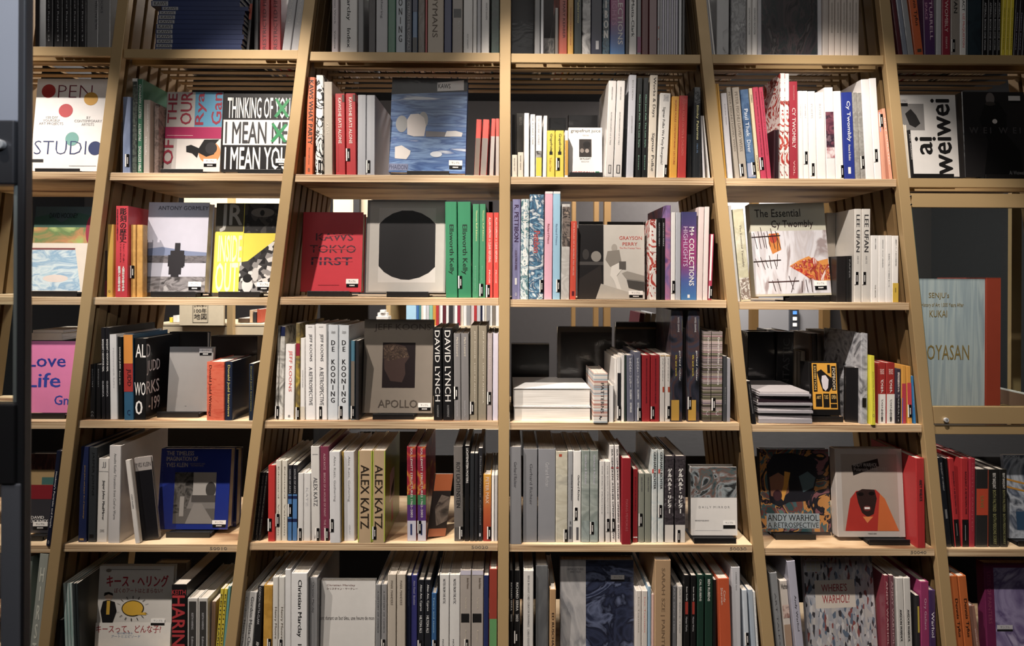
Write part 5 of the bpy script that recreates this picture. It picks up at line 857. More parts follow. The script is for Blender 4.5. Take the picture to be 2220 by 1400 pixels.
S(391, 426, 190, 'c02c30', ('BASQUIAT: A RETROSPECTIVE', 275, 550, 'maroon', .45, .75, 'd', .6), bd=[(585, 760, '151315'), (610, 690, 'grey', .45, .55)], dx=-44, look='red book with black lower spine'); S(434, 479, 190, 'c02c30', ('BASQUIAT: A RETROSPECTIVE', 275, 550, 'maroon', .45, .75, 'd', .6), bd=[(585, 760, '151315'), (620, 720, 'grey', .45, .55)], dx=-6, look='red book with black lower spine')
S(482, 519, 192, 'b02838', ('MOSTLY PAINTED', 220, 660, 'c8505a', .35, .6), cw='crimson'); S(523, 604, 262, '2c2b2b', ('SAVE', 430, 510, '7a7a3a', .35, .6), bd=[(385, 556, 'd0482c'), (262, 760, 'rust', .93, .99)], coat=.9, look='black book with wide orange band in film')
for i, (a, b) in enumerate(((613, 680), (684, 732))): S(a, b, 262, '22221f', ('BEAT BASQUIAT', 285, 385, 'e4e0d8', .3, .65, 'd', 1.4), ('BOTH FALTERED  BOTH PERSONS SORRY', 395, 745, '9a9860', .35, .65, 'd', 1), cw='black', dx=-6, coat=.6)
Fc(740, 1000, 168, 715, 'a4abba', 'grey-blue magazine cover in crumpled film', [('r', 740, 168, 1000, 715, art('magblue', ['8f98ac', '4a566a', 'b9c0cc', '2c3644', 'a3abba'], 5, dist=2.5)), ('r', 795, 540, 900, 660, '2c4a6a'), ('t', 'COCO magazine', 745, 172, 960, 190, 'charcoal', 'h', .5), ('p', [(740, 320), (900, 360), (900, 372), (740, 332)], 'c98a30'), ('p', [(740, 370), (900, 410), (900, 422), (740, 382)], 'c98a30')], s=.04, tilt=5, th=.012, hard=False, coat=1, name='magazine', cat='magazine', lip=(790, 980), short='grey-blue magazine')
# ================================================================ row 5
cell(5, 0, 0, 1000)
S(120, 190, 720, '7d8a80', coat=.6, dx=60, cw='grey-green', s=.01); S(205, 285, 700, 'a5aaa0', ('HIRST', 810, 1490, 'dfe0d0', .3, .72, 's', .4), dx=96, cw='grey-green', coat=.6, s=.0, look='grey-green book with large stacked pale capitals')
cell(5, 1)
S(420, 470, 1210, 'black', s=.01)
for i in range(3): S(498 + i * 24, 519 + i * 24, 925, '4f8f88', dx=-22, cw='teal', m=art('tealmag', ['4a8a84', '6aa49c', 'd9e4e0', '3a7a74'], 1, (40, 1, 2), dist=1), name='magazine', cat='magazine', look='thin teal-spined magazine', d=.21)
for i in range(2): S(571 + i * 20, 589 + i * 20, 928, '30383a', dx=-20, name='magazine', cat='magazine', look='thin dark-covered magazine')
Fc(716, 1290, 796, 1545, 'd2cdc6', 'white cover with red brush-lettered characters and yellow shape', [
 ('t', 'キース・ヘリング', 780, 876, 1250, 978, 'b01f30', 'h', 3), ('t', 'ぼくのアートはとまらない!', 842, 990, 1210, 1032, 'a03a34', 'h', 1), ('r', 780, 822, 1190, 826, 'dark grey'), ('e', 770, 818, 812, 850, 'taupe'),
 ('e', 772, 1030, 832, 1095, 'd9b8a0'), ('p', [(765, 1060), (768, 1030), (800, 1022), (832, 1035), (834, 1055), (800, 1042)], '1c1816'), ('p', [(745, 1190), (760, 1105), (800, 1092), (850, 1110), (868, 1190), (840, 1295), (765, 1295)], '1a181a'), ('r', 790, 1100, 815, 1220, 'd0a030'),
 ('e', 905, 1095, 1075, 1235, '2a2010'), ('e', 912, 1102, 1068, 1228, 'd9a62c'), ('r', 1000, 1200, 1095, 1222, 'd9a62c')] +
 [('p', [(985 + 105 * math.cos(q), 1165 - 85 * math.sin(q)), (985 + 105 * math.cos(q) + 6, 1165 - 85 * math.sin(q)), (985 + 130 * math.cos(q) + 6, 1165 - 108 * math.sin(q)), (985 + 130 * math.cos(q), 1165 - 108 * math.sin(q))], '1c1816') for q in [i * .39 for i in range(16)]] +
 [('r', 716, 1290, 1290, 1545, 'e2ddd6'), ('t', 'キースって、どんな子?', 722, 1312, 1215, 1378, 'a8323a', 'h', 1.5), ('t', '絵の線が語る', 885, 1372, 1000, 1390, 'steel blue'), ('t', 'アートとエピソード', 840, 1396, 1060, 1420, 'steel blue'), ('r', 1135, 1254, 1240, 1290, 'efece8'), ('t', 'サンプル', 1155, 1262, 1225, 1280, 'dark grey'), ('r', 1135, 1291, 1240, 1312, 'black')], s=.05, tilt=4, th=.016, lip=(850, 1150), coat=.9, short='red brush-lettered cover')
Fc(1150, 1382, 775, 1540, '8d8a86', 'grey book in film behind the brush-lettered cover', s=.11, tilt=4, th=.03, behind=1, coat=1)
S(1297, 1412, 938, '151214', ('KEITH', 975, 1010, 'c0353a', .05, .95, 'h', 1), ('HARING', 1020, 1500, 'c0353a', .08, .9, 'd', 2.4), cw='black', look='thick black book with large red capitals', s=.0, d=.23)
for a, b in ((1420, 1498), (1502, 1582)): S(a, b, 1040, 'd2cec8', ('KEITH HARING', 1150, 1275, 'light grey', .4, .6, 'd', .8), ('Editions', 1330, 1430, 'light grey', .4, .6), bd=[(1062, 1560, '3c3a38', .14, .86)], look='white-bordered dark grey book', s=.0, d=.2)
S(1588, 1624, 1065, '8a6a54', dx=14, cw='brown'); S(1626, 1650, 968, 'd8c436', ('KEITH HARING', 1010, 1500, 'charcoal', .3, .7, 'd', 1.4), dx=48, cw='yellow'); S(1653, 1677, 968, 'd8c436', ('KEITH HARING', 1010, 1500, 'charcoal', .3, .7, 'd', 1.4), dx=50, cw='yellow'); S(1680, 1700, 950, '5a9a9c', dx=52, cw='teal')
cell(5, 2, 540, 1000)
for i, (a, b) in enumerate(((-95, -48), (-42, 14))): S(a, b, 990, 'd4d2cf', ('Gordon Matta-Clark', 1030, 1440, 'dark grey', .25, .65, 'd', .8), dx=[54, 48][i], cw='white')
S(30, 78, 948, '1f1e20', ('GORDON MATTA-CLARK', 955, 1240, 'light grey', .25, .6, 'd', .8), ('ANARCH', 1370, 1480, 'white', .3, .8, 'd', 1), dx=36, look='black book with pale capitals'); S(98, 170, 942, 'c9922f', dx=10, m=art('ochc', ['b98428', 'd69e3c'], 30), tg=1390, ta=.6, cw='ochre')
for i, (a, b) in enumerate(((176, 218), (222, 266))): S(a, b, 880, 'd6d3cd', ('Henry Moore', 1105, 1345, 'taupe', .3, .75, 'd', 1), dx=4, cw='white', **(dict(tg=1395, ta=.1) if i else {}))
S(270, 314, 822, 'd9d8d8', cw='white', d=.24); S(318, 446, 850, 'e2e1e1', ('Christian Marclay   Index', 900, 1520, '141314', .35, .65, 'd', 1.6), s=-.002, cw='white', look='thick white book with bold black lettering', d=.24); S(450, 516, 882, '9a9a9c', ('Christian Marclay', 915, 1150, 'dark grey', .3, .6), cw='grey', coat=.8)
Fc(522, 952, 905, 1545, 'd8d5d1', 'white cover with one line of grey words', [('t', 'Christian Marclay', 570, 936, 792, 956, '7a4a44', 'h', .4), ('t', 'クリスチャン・マークレー', 570, 964, 812, 984, '7a5a54'), ('t', 'ant durant un but bleu, une heure de mon', 525, 1206, 945, 1244, '5a5655', 'h', .4)], s=.03, tilt=2, th=.016, lip=(600, 900), short='white one-line cover')
S(958, 998, 938, '8a8a8c', ('A HISTORY OF COMICS', 980, 1300, 'dark grey', .35, .6), cw='grey'); S(1002, 1044, 936, '8f8e90', ('A HISTORY OF COMICS', 980, 1300, 'dark grey', .35, .6), tg=1395, ta=0, cw='grey')
for a, b in ((1049, 1114), (1119, 1186)): S(a, b, 860, 'c2b6a6', ('MARK MANDERS', 905, 1090, 'taupe', .35, .6, 'd', .6), cw='beige', s=.0)
S(1190, 1226, 868, '1c2444', ('BLUE READER', 900, 1100, 'slate blue', .35, .6), cw='navy'); S(1229, 1274, 868, '34357a', ('Alex Reed  Booklet', 905, 1090, 'lilac', .35, .65, 'd', .6), cw='indigo')
for i, (a, b) in enumerate(((1278, 1326), (1330, 1378))): S(a, b, 903, '1d1f26', ('Alien Ant, Cyprus', 935, 1135, 'e2e2e2', .3, .68, 'd', 1), ('HILTON ALS', 1170, 1300, 'e2e2e2', .3, .68, 'd', 1), cw='black', look='black book with bold white spine lettering', **(dict(tg=1400, ta=0) if not i else {}))
S(1382, 1421, 1003, '2f5c92', ('Tears and stone', 1030, 1300, 'light blue', .35, .6), tg=1400, ta=.6, cw='blue'); S(1425, 1440, 868, 'black')
for a, b in ((1444, 1516), (1520, 1598)): S(a, b, 862, 'd5d3d0', ('NOTES FROM THE ATTIC', 892, 1080, 'dark grey', .35, .6, 'd', .8), ('NOTES', 1350, 1450, 'dark grey', .3, .45), cw='white')
for i, (a, b) in enumerate(((1600, 1682), (1686, 1776))): S(a, b, 828, 'a89e96', ('Brodie Volume', 885, 965, 'brown', .6, .8), ('The Text of Art', 1030, 1120, 'cream', .45, .6), ('Roman', 1280, 1360, 'cream', .45, .6), bd=[(1155, 1222, '1c1a1b', .08, .85), (828, 862, 'pale lilac')], look='grey-beige book with a black square on its spine', **(dict(tg=1395, ta=.5) if not i else {}))
S(1779, 1816, 868, '1f2c60', cw='dark blue'); S(1820, 1880, 820, 'a03a2c', bd=[(1195, 1560, '5c9a5c')], coat=.8, look='rust-red book with green lower spine', s=.0)
cell(5, 3, 1080, 1000)
for i, (a, b) in enumerate(((70, 112), (120, 164))): S(a, b, 832, '161516', ('RICHARD SERRA   2022', 920, 1215, 'd9d6d2', .3, .7, 'd', 1), look='black book with white spaced capitals', **(dict(tg=1330, ta=.0) if i else {}))
S(190, 266, 832, 'd6d2cd', ('SERGE IN LIGHT CHIEF CURATOR DRAWINGS   CARLO ESSAYS', 865, 1400, 'grey', .4, .6), s=.0, cw='white', dx=3); S(284, 384, 794, '5e6062', m=art('graycloth', ['54565a', '6c6e70'], 40, (1, 1, .2)), coat=.8, cw='dark grey'); S(374, 378, 820, 'grey')
S(388, 436, 975, 'b98f62', ('ED RUSCHA', 1150, 1400, '2c2018', .35, .7, 'd', 1.2), dx=4, cw='tan', s=.0)
MB1 = art('marb1', ['9c9a9c', 'b5b2b2', '86868a', 'c2c0c0'], 7, (1, 1, .5), dist=2); MB2 = art('marb2', ['1c2238', '2c3450', '12162a', '5a6484', '232a44'], 6, (.8, 1, 1.2), dist=4)
Fc(470, 1038, 750, 1545, '7a7a7e', 'large cover marbled pale grey and navy', [('r', 470, 750, 668, 1545, MB1), ('r', 668, 750, 1038, 1545, MB2), ('t', 'ALPHA LECTURES\nAND TALES', 525, 815, 650, 855, 'dark grey'), ('r', 862, 872, 966, 908, 'b5b2b0'), ('t', 'サンプル', 885, 882, 950, 898, 'dark grey'), ('r', 862, 909, 966, 925, 'black')], s=.03, tilt=2, th=.03, coat=.7, lip=(560, 900), short='navy marbled cover')
S(1042, 1085, 984, 'd9d0c8', ('Luc Tuymans', 1030, 1300, 'taupe', .4, .6), cw='cream'); S(1088, 1132, 985, 'd9d0c8', ('Luc Tuymans', 1030, 1300, 'coral', .4, .6), cw='cream'); S(1135, 1158, 952, '8fb2cc', cw='light blue'); S(1161, 1180, 1010, 'd8b4ac', cw='pale pink')
S(1184, 1308, 752, 'b3906a', ('SARAH SZE | PAINTING', 810, 1500, '7a6046', .35, .62, 'd', .3), s=.0, cw='tan', look='tall brown paper-coloured book', d=.2); S(1314, 1354, 950, '77787c', ('ART SINCE 1900', 960, 1300, 'light grey', .35, .6), cw='grey'); S(1358, 1397, 950, 'c4beb8', ('ART SINCE 1900', 960, 1300, 'grey', .35, .6), cw='pale grey')
for i, (a, b) in enumerate(((1408, 1452), (1462, 1500))): S(a, b, 868, '141314', ('Sean Scully', 950, 1060, 'e2dedc', .3, .6, 'd', .8), ('Human Works', 1180, 1290, 'light grey', .3, .6), bd=[(1065, 1160, 'a8352a', .2, .7)], look='black book with small red panel')
for i, (a, b) in enumerate(((1510, 1560), (1570, 1628))): S(a, b, 865, '17362a', (['CAL REUBENS', 'BEN RUBENS'][i], 895, 1060, 'd9dcd4', .3, .6, 'd', 1.2), cw='dark green')
S(1632, 1655, 900, 'black'); S(1684, 1778, 890, 'c8502a', ('Cindy\nSherman', 960, 1090, 'e8d2c4', .2, .62, 'd', 0), dx=-24, cw='orange', s=.0, d=.17); S(1780, 1846, 805, 'c2c2c8', ('CHARLES RAY', 840, 980, 'grey', .45, .6), dx=-10, cw='pale grey')
S(1880, 1916, 978, 'c2ccd8', dx=-28, tg=1345, ta=.3, cw='pale blue'); S(1932, 1966, 975, 'a4b2c2', dx=-34, cw='blue-grey'); S(1970, 2000, 990, 'd9dde0', ('OLA RINDAL', 1030, 1400, 'grey', .4, .6, 's' if 0 else 'd'), dx=-36, cw='white')
cell(5, 4, 1620, 1000)
S(238, 298, 845, '8a8c8f', ('ART TALKS', 1000, 1400, 'dark grey', .4, .6), dx=-72, cw='grey'); S(306, 366, 905, 'cfc4ba', ('Warhol', 930, 970, 'black', .05, .95, 'h', 1.5), bd=[(1090, 1190, art('faces', ['8a5a50', 'd9c0b4', '5a3a38'], 40)), (1240, 1570, 'a88a72')], dx=-58, look='pale book with photographs on its spine'); S(382, 452, 756, 'b3b2c4', ('Andy Warhol', 1020, 1290, 'charcoal', .35, .65, 'd', 0), dx=-88, cw='pale lilac', s=.0, d=.2)
PPL = art('people', ['9c9ea8', 'a8aab2', '3c3a40', 'b5b0ae', 'a5a3a6', '8a4a48', 'c2c0c2', '9a9ca6', '5a6a80', 'a5a5ac', 'b0aeb4'], 95, (1.5, 1, .6), 'cell', hard=True)
Fc(468, 995, 738, 1545, 'a4a6b0', 'cover crowded with tiny people around a title panel', [('r', 468, 738, 995, 1545, PPL), ('r', 480, 750, 600, 850, 'b9bac4'), ('r', 545, 920, 850, 1145, 'cfc4b8'), ('t', "WHERE'S", 595, 950, 790, 1012, 'a02a30', 'h', .8), ('t', 'WARHOL?', 598, 1040, 805, 1106, 'a02a30', 'h', .8)] + [('r', 490 + 38 * (i % 3), 765 + 28 * (i // 3), 520 + 38 * (i % 3), 788 + 28 * (i // 3), 'b9b6a8') for i in range(9)], s=.04, tilt=3, th=.016, rl=-2.2, lip=(560, 860), coat=.7, short='crowded cover')
S(1058, 1088, 868, '8a3242', ('ANDY WARHOL', 910, 1400, 'd9b0b0', .3, .7, 'd', 1), dx=-16, cw='maroon', coat=.7); S(1100, 1130, 868, '7d4a54', ('ANDY WARHOL', 910, 1400, 'd0a8ac', .3, .7, 'd', 1), dx=-18, cw='maroon', coat=.7)
for a, b in ((1152, 1206), (1210, 1262)): S(a, b, 886, 'd2cec9', ('AVEDON WARHOL', 1125, 1370, 'charcoal', .35, .65, 'd', 1.2), dx=-24, cw='white')
S(1290, 1318, 1020, 'charcoal', dx=-12, bd=[(1100, 1300, 'c9b03a', .4, .9)]); S(1324, 1408, 915, 'a03468', ('Ory Gallant', 1040, 1280, 'd9a8c0', .35, .68, 'd', .2), dx=-10, cw='magenta'); S(1414, 1478, 980, '422a5c', ('Warhol', 1145, 1335, 'ded8e4', .3, .7, 'd', 1.4), cw='purple', dx=-9)
cell(5, 5, 1940, 930, 2.9786)
for i, (a, b) in enumerate(((415, 464), (470, 524))): S(a, b, 948, 'c4602a', ('Dennis Tyfus', 1098, 1345, '1c1412', .3, .75, 'd', 1), dx=-62, cw='orange', s=.0)
S(536, 574, 1140, 'a0705e', ('WORLD', 1290, 1400, 'pale pink', .4, .6), dx=-56, cw='brown-pink', coat=.6)
Fc(600, 1000, 868, 1570, '6a1c48', 'purple and lilac cover in crumpled film', [('r', 660, 900, 1000, 1570, art('purplefilm', ['6a5a8a', '8f84ac', '5a4a7a', 'a89ec0'], 5, dist=3)), ('t', 'LOTS OF PAINTERS', 618, 930, 640, 1300, '8a3a5a', 'd', .6), ('r', 668, 1308, 770, 1338, 'b5b2b8'), ('t', 'サンプル', 690, 1316, 750, 1330, 'dark grey'), ('r', 668, 1339, 770, 1352, 'black')], s=.03, tilt=3, th=.03, coat=1, lip=(700, 950), short='purple film cover')
flush()
# ================================================================ glass showcase in the far-right bay
def X(p, q, dep=0): return P(p, q, dep).x
def Z(p, q, dep=0): return P(p, q, dep).z
door = empty('cabinet_door', (0, 0, 1.55)); door.parent = case
def dpart(name, bl, mats, bv=.0008, mi=None):
    o = ob(name, boxes(name, [b if len(b) == 8 else boxv(*b) for b in bl], mats, mi), door); o.location = (0, 0, 0)
    if bv: bevel(o, bv)
    return o
zt0, zt1, zb0, zb1 = Z(2080, 450), Z(2080, 420), Z(2120, 918), Z(2120, 881)
def dx_(z): return UX[5](z) + UW + .004
XR = 1.66
dpart('door_rail', [[(dx_(zt0), -.004, zt0), (XR, -.004, zt0), (XR, .012, zt0), (dx_(zt0), .012, zt0), (dx_(zt1), -.004, zt1), (XR, -.004, zt1), (XR, .012, zt1), (dx_(zt1), .012, zt1)]], [BRASS])
dpart('door_rail', [[(dx_(zb0), -.004, zb0), (XR, -.004, zb0), (XR, .012, zb0), (dx_(zb0), .012, zb0), (dx_(zb1), -.004, zb1), (XR, -.004, zb1), (XR, .012, zb1), (dx_(zb1), .012, zb1)]], [BRASS])
dpart('glass_pane', [[(dx_(zb1) - .001, .001, zb1), (XR, .001, zb1), (XR, .007, zb1), (dx_(zb1) - .001, .007, zb1), (dx_(zt0) - .001, .001, zt0), (XR, .001, zt0), (XR, .007, zt0), (dx_(zt0) - .001, .007, zt0)]], [GLASS], 0)
dpart('glass_edge', [[(dx_(zb1) - .004, -.001, zb1), (dx_(zb1), -.001, zb1), (dx_(zb1), .009, zb1), (dx_(zb1) - .004, .009, zb1), (dx_(zt0) - .004, -.001, zt0), (dx_(zt0), -.001, zt0), (dx_(zt0), .009, zt0), (dx_(zt0) - .004, .009, zt0)]], [GLASSE], 0)
def cyl(name, r, d, n, mat, parent, loc, axis='y'):
    vs = [(r * math.cos(i * 2 * math.pi / n), y, r * math.sin(i * 2 * math.pi / n)) for y in (0, -d) for i in range(n)]
    fs = [tuple(range(n))[::1], tuple(range(2 * n - 1, n - 1, -1))] + [(i, n + i, n + (i + 1) % n, (i + 1) % n) for i in range(n)]
    o = ob(name, mesh(name, vs, [f[::-1] for f in fs], [mat]), parent, loc); bevel(o, .0008); return o
SATIN = plain('satin_nickel', 'd0d2d6', .3, .3)
lk = cyl('lock', .0072, .006, 24, SATIN, door, (X(2047, 909), -.004, Z(2047, 909)))
ob('key_slot', boxes('key_slot', [(-.0008, -.0066, -.003, .0008, -.006, .003)], [BLACKM]), lk)
cyl('hinge_pin', .003, .003, 12, CHROME, door, (X(1972, 448), -.004, Z(1972, 448) + .006)); cyl('hinge_pin', .003, .003, 12, CHROME, door, (X(1971, 426), -.004, Z(1971, 426)))
# the big silver book and its vermilion slipcase inside
cell(3, 5, 1620, 640)
SIL = art('silver', ['c2ccdc', 'eef2fa', 'cdd6e6', 'f4f6fc', 'd5deec'], 1, (30, 1, 1.2), dist=.5, coat=1)
flush()
zf = cl.zb + .0006
def sil():
    s = .12; a, b, c = X(1992, 880, s), X(2135, 880, s), X(2166, 880, s); zt = Z(2060, 604, s); h = zt - zf
    r = empty('book', (a, s, zf)); ob('cover', case_mesh(.03, b - a - .001, h, SIL, True, True), r); ob('page_block', pages_mesh(.03, b - a - .001, h, True, True), r)
    W = b - a; f = lambda p: (p - 1992) / (2135 - 1992) * W; g = lambda q: (880 - q) / (880 - 604) * h
    for t, x0, y0, x1, y1 in (("SENJU's", 2012, 632, 2056, 646), ('History of Art 1,000 Years After', 1996, 653, 2088, 663), ('KUKAI', 2014, 668, 2052, 682), ('KOYASAN', 1994, 738, 2100, 768)):
        put_text(r, t, f(x0), g(y1), f(x1), g(y0), -.0008, 'gold', 'h', .2)
    tag(r, 'large silver-blue book with gold lettering inside the glass showcase', 'book')
    r2 = empty('slipcase', (b + .0006, s - .004, zf)); o = ob('case_shell', boxes('case_shell', [(0, 0, 0, c - b, .20, .003), (0, 0, h + .001, c - b, .20, h + .004), (0, 0, .003, .003, .20, h + .001), (c - b - .003, 0, .003, c - b, .20, h + .001), (.003, 0, .003, c - b - .003, .003, h + .001)], [M('d2472f', .6, 0)]), r2)
    bevel(o, .0006); tag(r2, 'vermilion cloth slipcase beside the silver-blue book in the showcase', 'slipcase')
    p = empty('paper_stack', (X(2168, 862, .3), .17, zf)); bx = X(2225, 862, .2) - X(2168, 862, .3)
    ob('box', boxes('box', [(0, 0, 0, bx, .15, .05)], [plain('brown_board', '7d5a44', .7)]), p); ob('sheet', boxes('sheet', [(.002, 0, .0505, bx, .15, .056)], [M('e6e2dd')]), p)
    ob('ink_mark', boxes('ink_mark', [(.004, -.0004, .0508, .05, 0, .0553)], [M('charcoal')]), p)
    tag(p, 'white printed sheets on a brown box at the right of the showcase', 'paper stack')
sil()
cpart('back_post', [(X(2193, 600, .33), .33, Z(2193, 925, .33), X(2215, 600, .33), .345, Z(2193, 400, .33))], BRASS)
cell(1, 5); cl.items = []
# printed shelf numbers on the fifth-level board edges
for bay, (a, b), s_ in ((1, (455, 492), '50010'), (2, (1022, 1058), '50020'), (3, (1582, 1618), '50030'), (4, (1974, 2008), '50040')):
    zc = zlev(4, bay) - .012
    me = text_mesh(s_, 'taupe', .6); o = bpy.data.objects.new('shelf_number', me); C.objects.link(o); o.parent = case
    a_, b_ = X(a, 1190), X(b, 1190); o.matrix_local = Matrix(((b_ - a_, 0, 0, a_), (0, 0, -1, -.0004), (0, .009, 0, zc - .0045 + 1.55), (0, 0, 0, 1)))
# ================================================================ behind the bookcase
CREAM = plain('cream_board', 'd9c4a0', .6); OCH = plain('ochre_post', '9c7440', .5, .2); DARKP = plain('dark_panel', '1c1a1b', .7)
def box_px(name, x0, y0, x1, y1, dep, th, mat, label, cat, bv=.002):
    a, b = P(x0, y1, dep), P(x1, y0, dep)
    r = ob(name, boxes(name, [(0, 0, 0, b.x - a.x, th, b.z - a.z)], [mat]), None, (a.x, dep, a.z)); bevel(r, bv)
    return tag(r, label, cat)
FZ = -1.55
def standing(name, x0, y0, x1, ytop, dep, th, mat, label, cat):
    """a thing that goes down to the floor"""
    a, b = P(x0, ytop, dep), P(x1, ytop, dep)
    r = ob(name, boxes(name, [(0, 0, 0, b.x - a.x, th, a.z - FZ)], [mat]), None, (a.x, dep, FZ)); bevel(r, .003); return tag(r, label, cat)
# posts of the far shop fittings
for i, (a, b, lb) in enumerate(((1240, 1248, 'thin ochre post, leftmost behind the centre-right bay'), (1288, 1298, 'ochre post, middle one behind the centre-right bay'), (1310, 1324, 'wide ochre post, rightmost behind the centre-right bay'), (1630, 1645, 'ochre post left of the lift panel behind right bay'), (1784, 1800, 'ochre post right of the lift panel behind right bay'), (765, 778, 'dark post behind the red stencil cover'))):
    dep = 2.2; p0, p1 = P(a, 600, dep), P(b, 600, dep)
    r = ob('post', boxes('post', [(0, 0, 0, p1.x - p0.x, .05, 2.5)], [OCH if i < 5 else DARKP]), None, (p0.x, dep, FZ)); tag(r, lb, 'post')
# lift wall panel with lit buttons
pw = plain('pale_lift_wall', 'a9a6a8', .45, .3)
a, b = P(1560, 700, 4.2), P(1782, 700, 4.2)
tag(ob('lift_door', boxes('lift_door', [(0, 0, 0, b.x - a.x, .05, 3.4)], [pw]), None, (a.x, 4.2, FZ)), 'pale grey lift door wall seen behind the right bay', 'lift door')
lp = empty('lift_panel', (X(1713, 700, 4.15), 4.15, Z(1713, 733, 4.15))); u = (4.15 + D) / F
ob('plate', boxes('plate', [(0, 0, 0, 19 * u, .03, 66 * u)], [plain('panel_plate', '3a3c42', .4)]), lp)
def emit(name, col, st):
    m, nt, b = nodes(name); b.inputs['Base Color'].default_value = lin(col); b.inputs['Emission Color'].default_value = lin(col); b.inputs['Emission Strength'].default_value = st; return m
for q, (cc, y) in enumerate((('4a8ae0', 52), ('e6e0d4', 39), ('e6e0d4', 26))): ob('lit_button', boxes('lit_button', [(6 * u, -.006, y * u, 14 * u, 0, (y + 7) * u)], [emit('lit_' + cc, cc, .9)]), lp)
tag(lp, 'dark lift button panel with three lit squares', 'control panel')
# cream display unit behind the left bays
def unit():
    r = empty('display_unit', (X(330, 740, 1.5), 1.5, FZ)); x0 = r.location.x; u = (1.5 + D) / F
    def bp(n, a, y0, b, y1, d0, d1, mt):
        pa, pb = P(a, y1, 1.5), P(b, y0, 1.5); o = ob(n, boxes(n, [(pa.x - x0, d0, pa.z - FZ, pb.x - x0, d1, pb.z - FZ)], [mt]), r); bevel(o, .002); return o
    bp('top_board', 330, 395, 620, 452, .30, .33, CREAM); bp('middle_board', 330, 706, 620, 770, 0, .02, CREAM); bp('shelf', 330, 702, 620, 708, 0, .35, CREAM)
    bp('post', 496, 380, 512, 1000, -.03, 0, BRASS); bp('back_panel', 515, 640, 620, 706, .34, .36, plain('dark_brown_panel', '3a2a20', .7)); bp('lower_board', 330, 770, 620, 1000, .3, .33, DARKP)
    tag(r, 'cream display unit with a metal post seen through the left bay', 'display unit')
    s = empty('sign', (X(389, 700, 1.47), 1.47, Z(389, 705, 1.47))); w = X(484, 700, 1.47) - s.location.x; h = Z(389, 640, 1.47) - Z(389, 705, 1.47)
    ob('board', boxes('board', [(0, 0, 0, w, .02, h)], [M('e6d3b0', .6, 0)]), s)
    fr = lambda x, y: ((x - 389) / 95 * w, (705 - y) / 65 * h)
    for t, x0_, y0, x1, y1 in (('日本の都市', 421, 655, 448, 665), ('100年', 421, 668, 448, 678), ('地図', 421, 679, 448, 692)):
        A, B = fr(x0_, y1), fr(x1, y0); put_text(s, t, A[0], A[1], B[0], B[1], -.001, 'charcoal', 'h', 1)
    A, B = fr(418, 699), fr(451, 650)
    e = .002; ob('frame_line', boxes('frame_line', [(A[0], -.001, A[1], B[0], 0, A[1] + e), (A[0], -.001, B[1] - e, B[0], 0, B[1]), (A[0], -.001, A[1], A[0] + e, 0, B[1]), (B[0] - e, -.001, A[1], B[0], 0, B[1])], [M('charcoal')]), s)
    tag(s, 'cream sign with a framed title of dark characters behind the left bay', 'sign')
    for i, (a, b, y0, c_) in enumerate(((516, 540, 690, 'brown'), (541, 548, 672, 'kraft'), (549, 556, 676, 'charcoal'), (557, 566, 670, 'rust'), (367, 374, 688, 'yellow'), (375, 386, 684, 'white'))):
        pa, pb = P(a, 703, 1.55), P(b, y0, 1.55); pa.z = Z(400, 702, 1.5) + .006; r2 = empty('book', (pa.x, 1.55, pa.z)); ob('cover', case_mesh(pb.x - pa.x - .002, .16, pb.z - pa.z, M(c_), False), r2); ob('page_block', pages_mesh(pb.x - pa.x - .002, .16, pb.z - pa.z, False), r2)
        tag(r2, f"small {c_} book on the cream display unit behind the left bay", 'book', 'books on the cream display unit')
unit()
# cream wall board behind centre-left and counter boards low down
box_px('wall_board', 722, 395, 805, 470, 2.3, .04, CREAM, 'cream board behind the red stencil cover', 'board')
standing('counter', 905, 0, 1110, 930, 1.35, .4, CREAM, 'cream counter seen through the centre-left bay, low down', 'counter')
standing('counter', 1262, 0, 1400, 932, 1.7, .5, CREAM, 'cream counter seen through the centre-right bay, low down', 'counter')
standing('counter', 1600, 0, 1830, 930, 1.7, .5, CREAM, 'cream counter seen through the right bay, low down', 'counter')
standing('counter', 2138, 0, 2196, 935, 1.7, .1, CREAM, 'narrow cream pillar behind the far-right bay', 'counter')
standing('dark_backdrop', 60, 0, 680, 900, .75, .4, DARKP, 'long dark low cabinet added as shade behind the two left bays', 'backdrop')  # dark blocks added to stand in for the darkness behind the shelves
standing('dark_backdrop', 700, 0, 2400, 985, .75, .4, DARKP, 'long dark low cabinet added as shade behind the centre and right bays', 'backdrop')
# far bookcase with small colourful books
fb = empty('far_bookcase', (X(862, 705, 2.0), 2.0, FZ)); fx0 = fb.location.x
zs = Z(900, 706, 2.0) - FZ; wF = X(1090, 705, 2.0) - fx0
ob('shelf', boxes('shelf', [(-.05, 0, zs - .03, wF, .3, zs)], [CREAM]), fb); ob('back_panel', boxes('back_panel', [(-.05, .3, 0, wF, .33, zs + .45)], [plain('shelf_back', '6a5238', .7)]), fb); ob('base_cabinet', boxes('base_cabinet', [(-.05, .0, 0, wF, .3, zs - .25)], [DARKP]), fb)
ob('upright', boxes('upright', [(-.08, 0, 0, -.05, .33, zs + .45)], [BRASS]), fb); ob('top_shelf', boxes('top_shelf', [(-.05, 0, zs + .42, wF, .3, zs + .45)], [CREAM]), fb)
tag(fb, 'far cream bookcase of small books seen through the centre-left bay', 'bookcase')
x = 30; cs = ['light blue', 'blue', 'teal', 'cream', 'white', 'light grey', 'mint', 'ochre', 'red', 'white', 'maroon', 'white', 'charcoal', 'light grey', 'white', 'crimson', 'cream', 'white', 'grey', 'white', 'red', 'light grey', 'navy', 'white', 'cream', 'grey', 'white', 'taupe', 'white', 'green']
random.seed(3); k = 0; xw = X(880, 705, 2.01)
bl, mi, ml = [], [], []
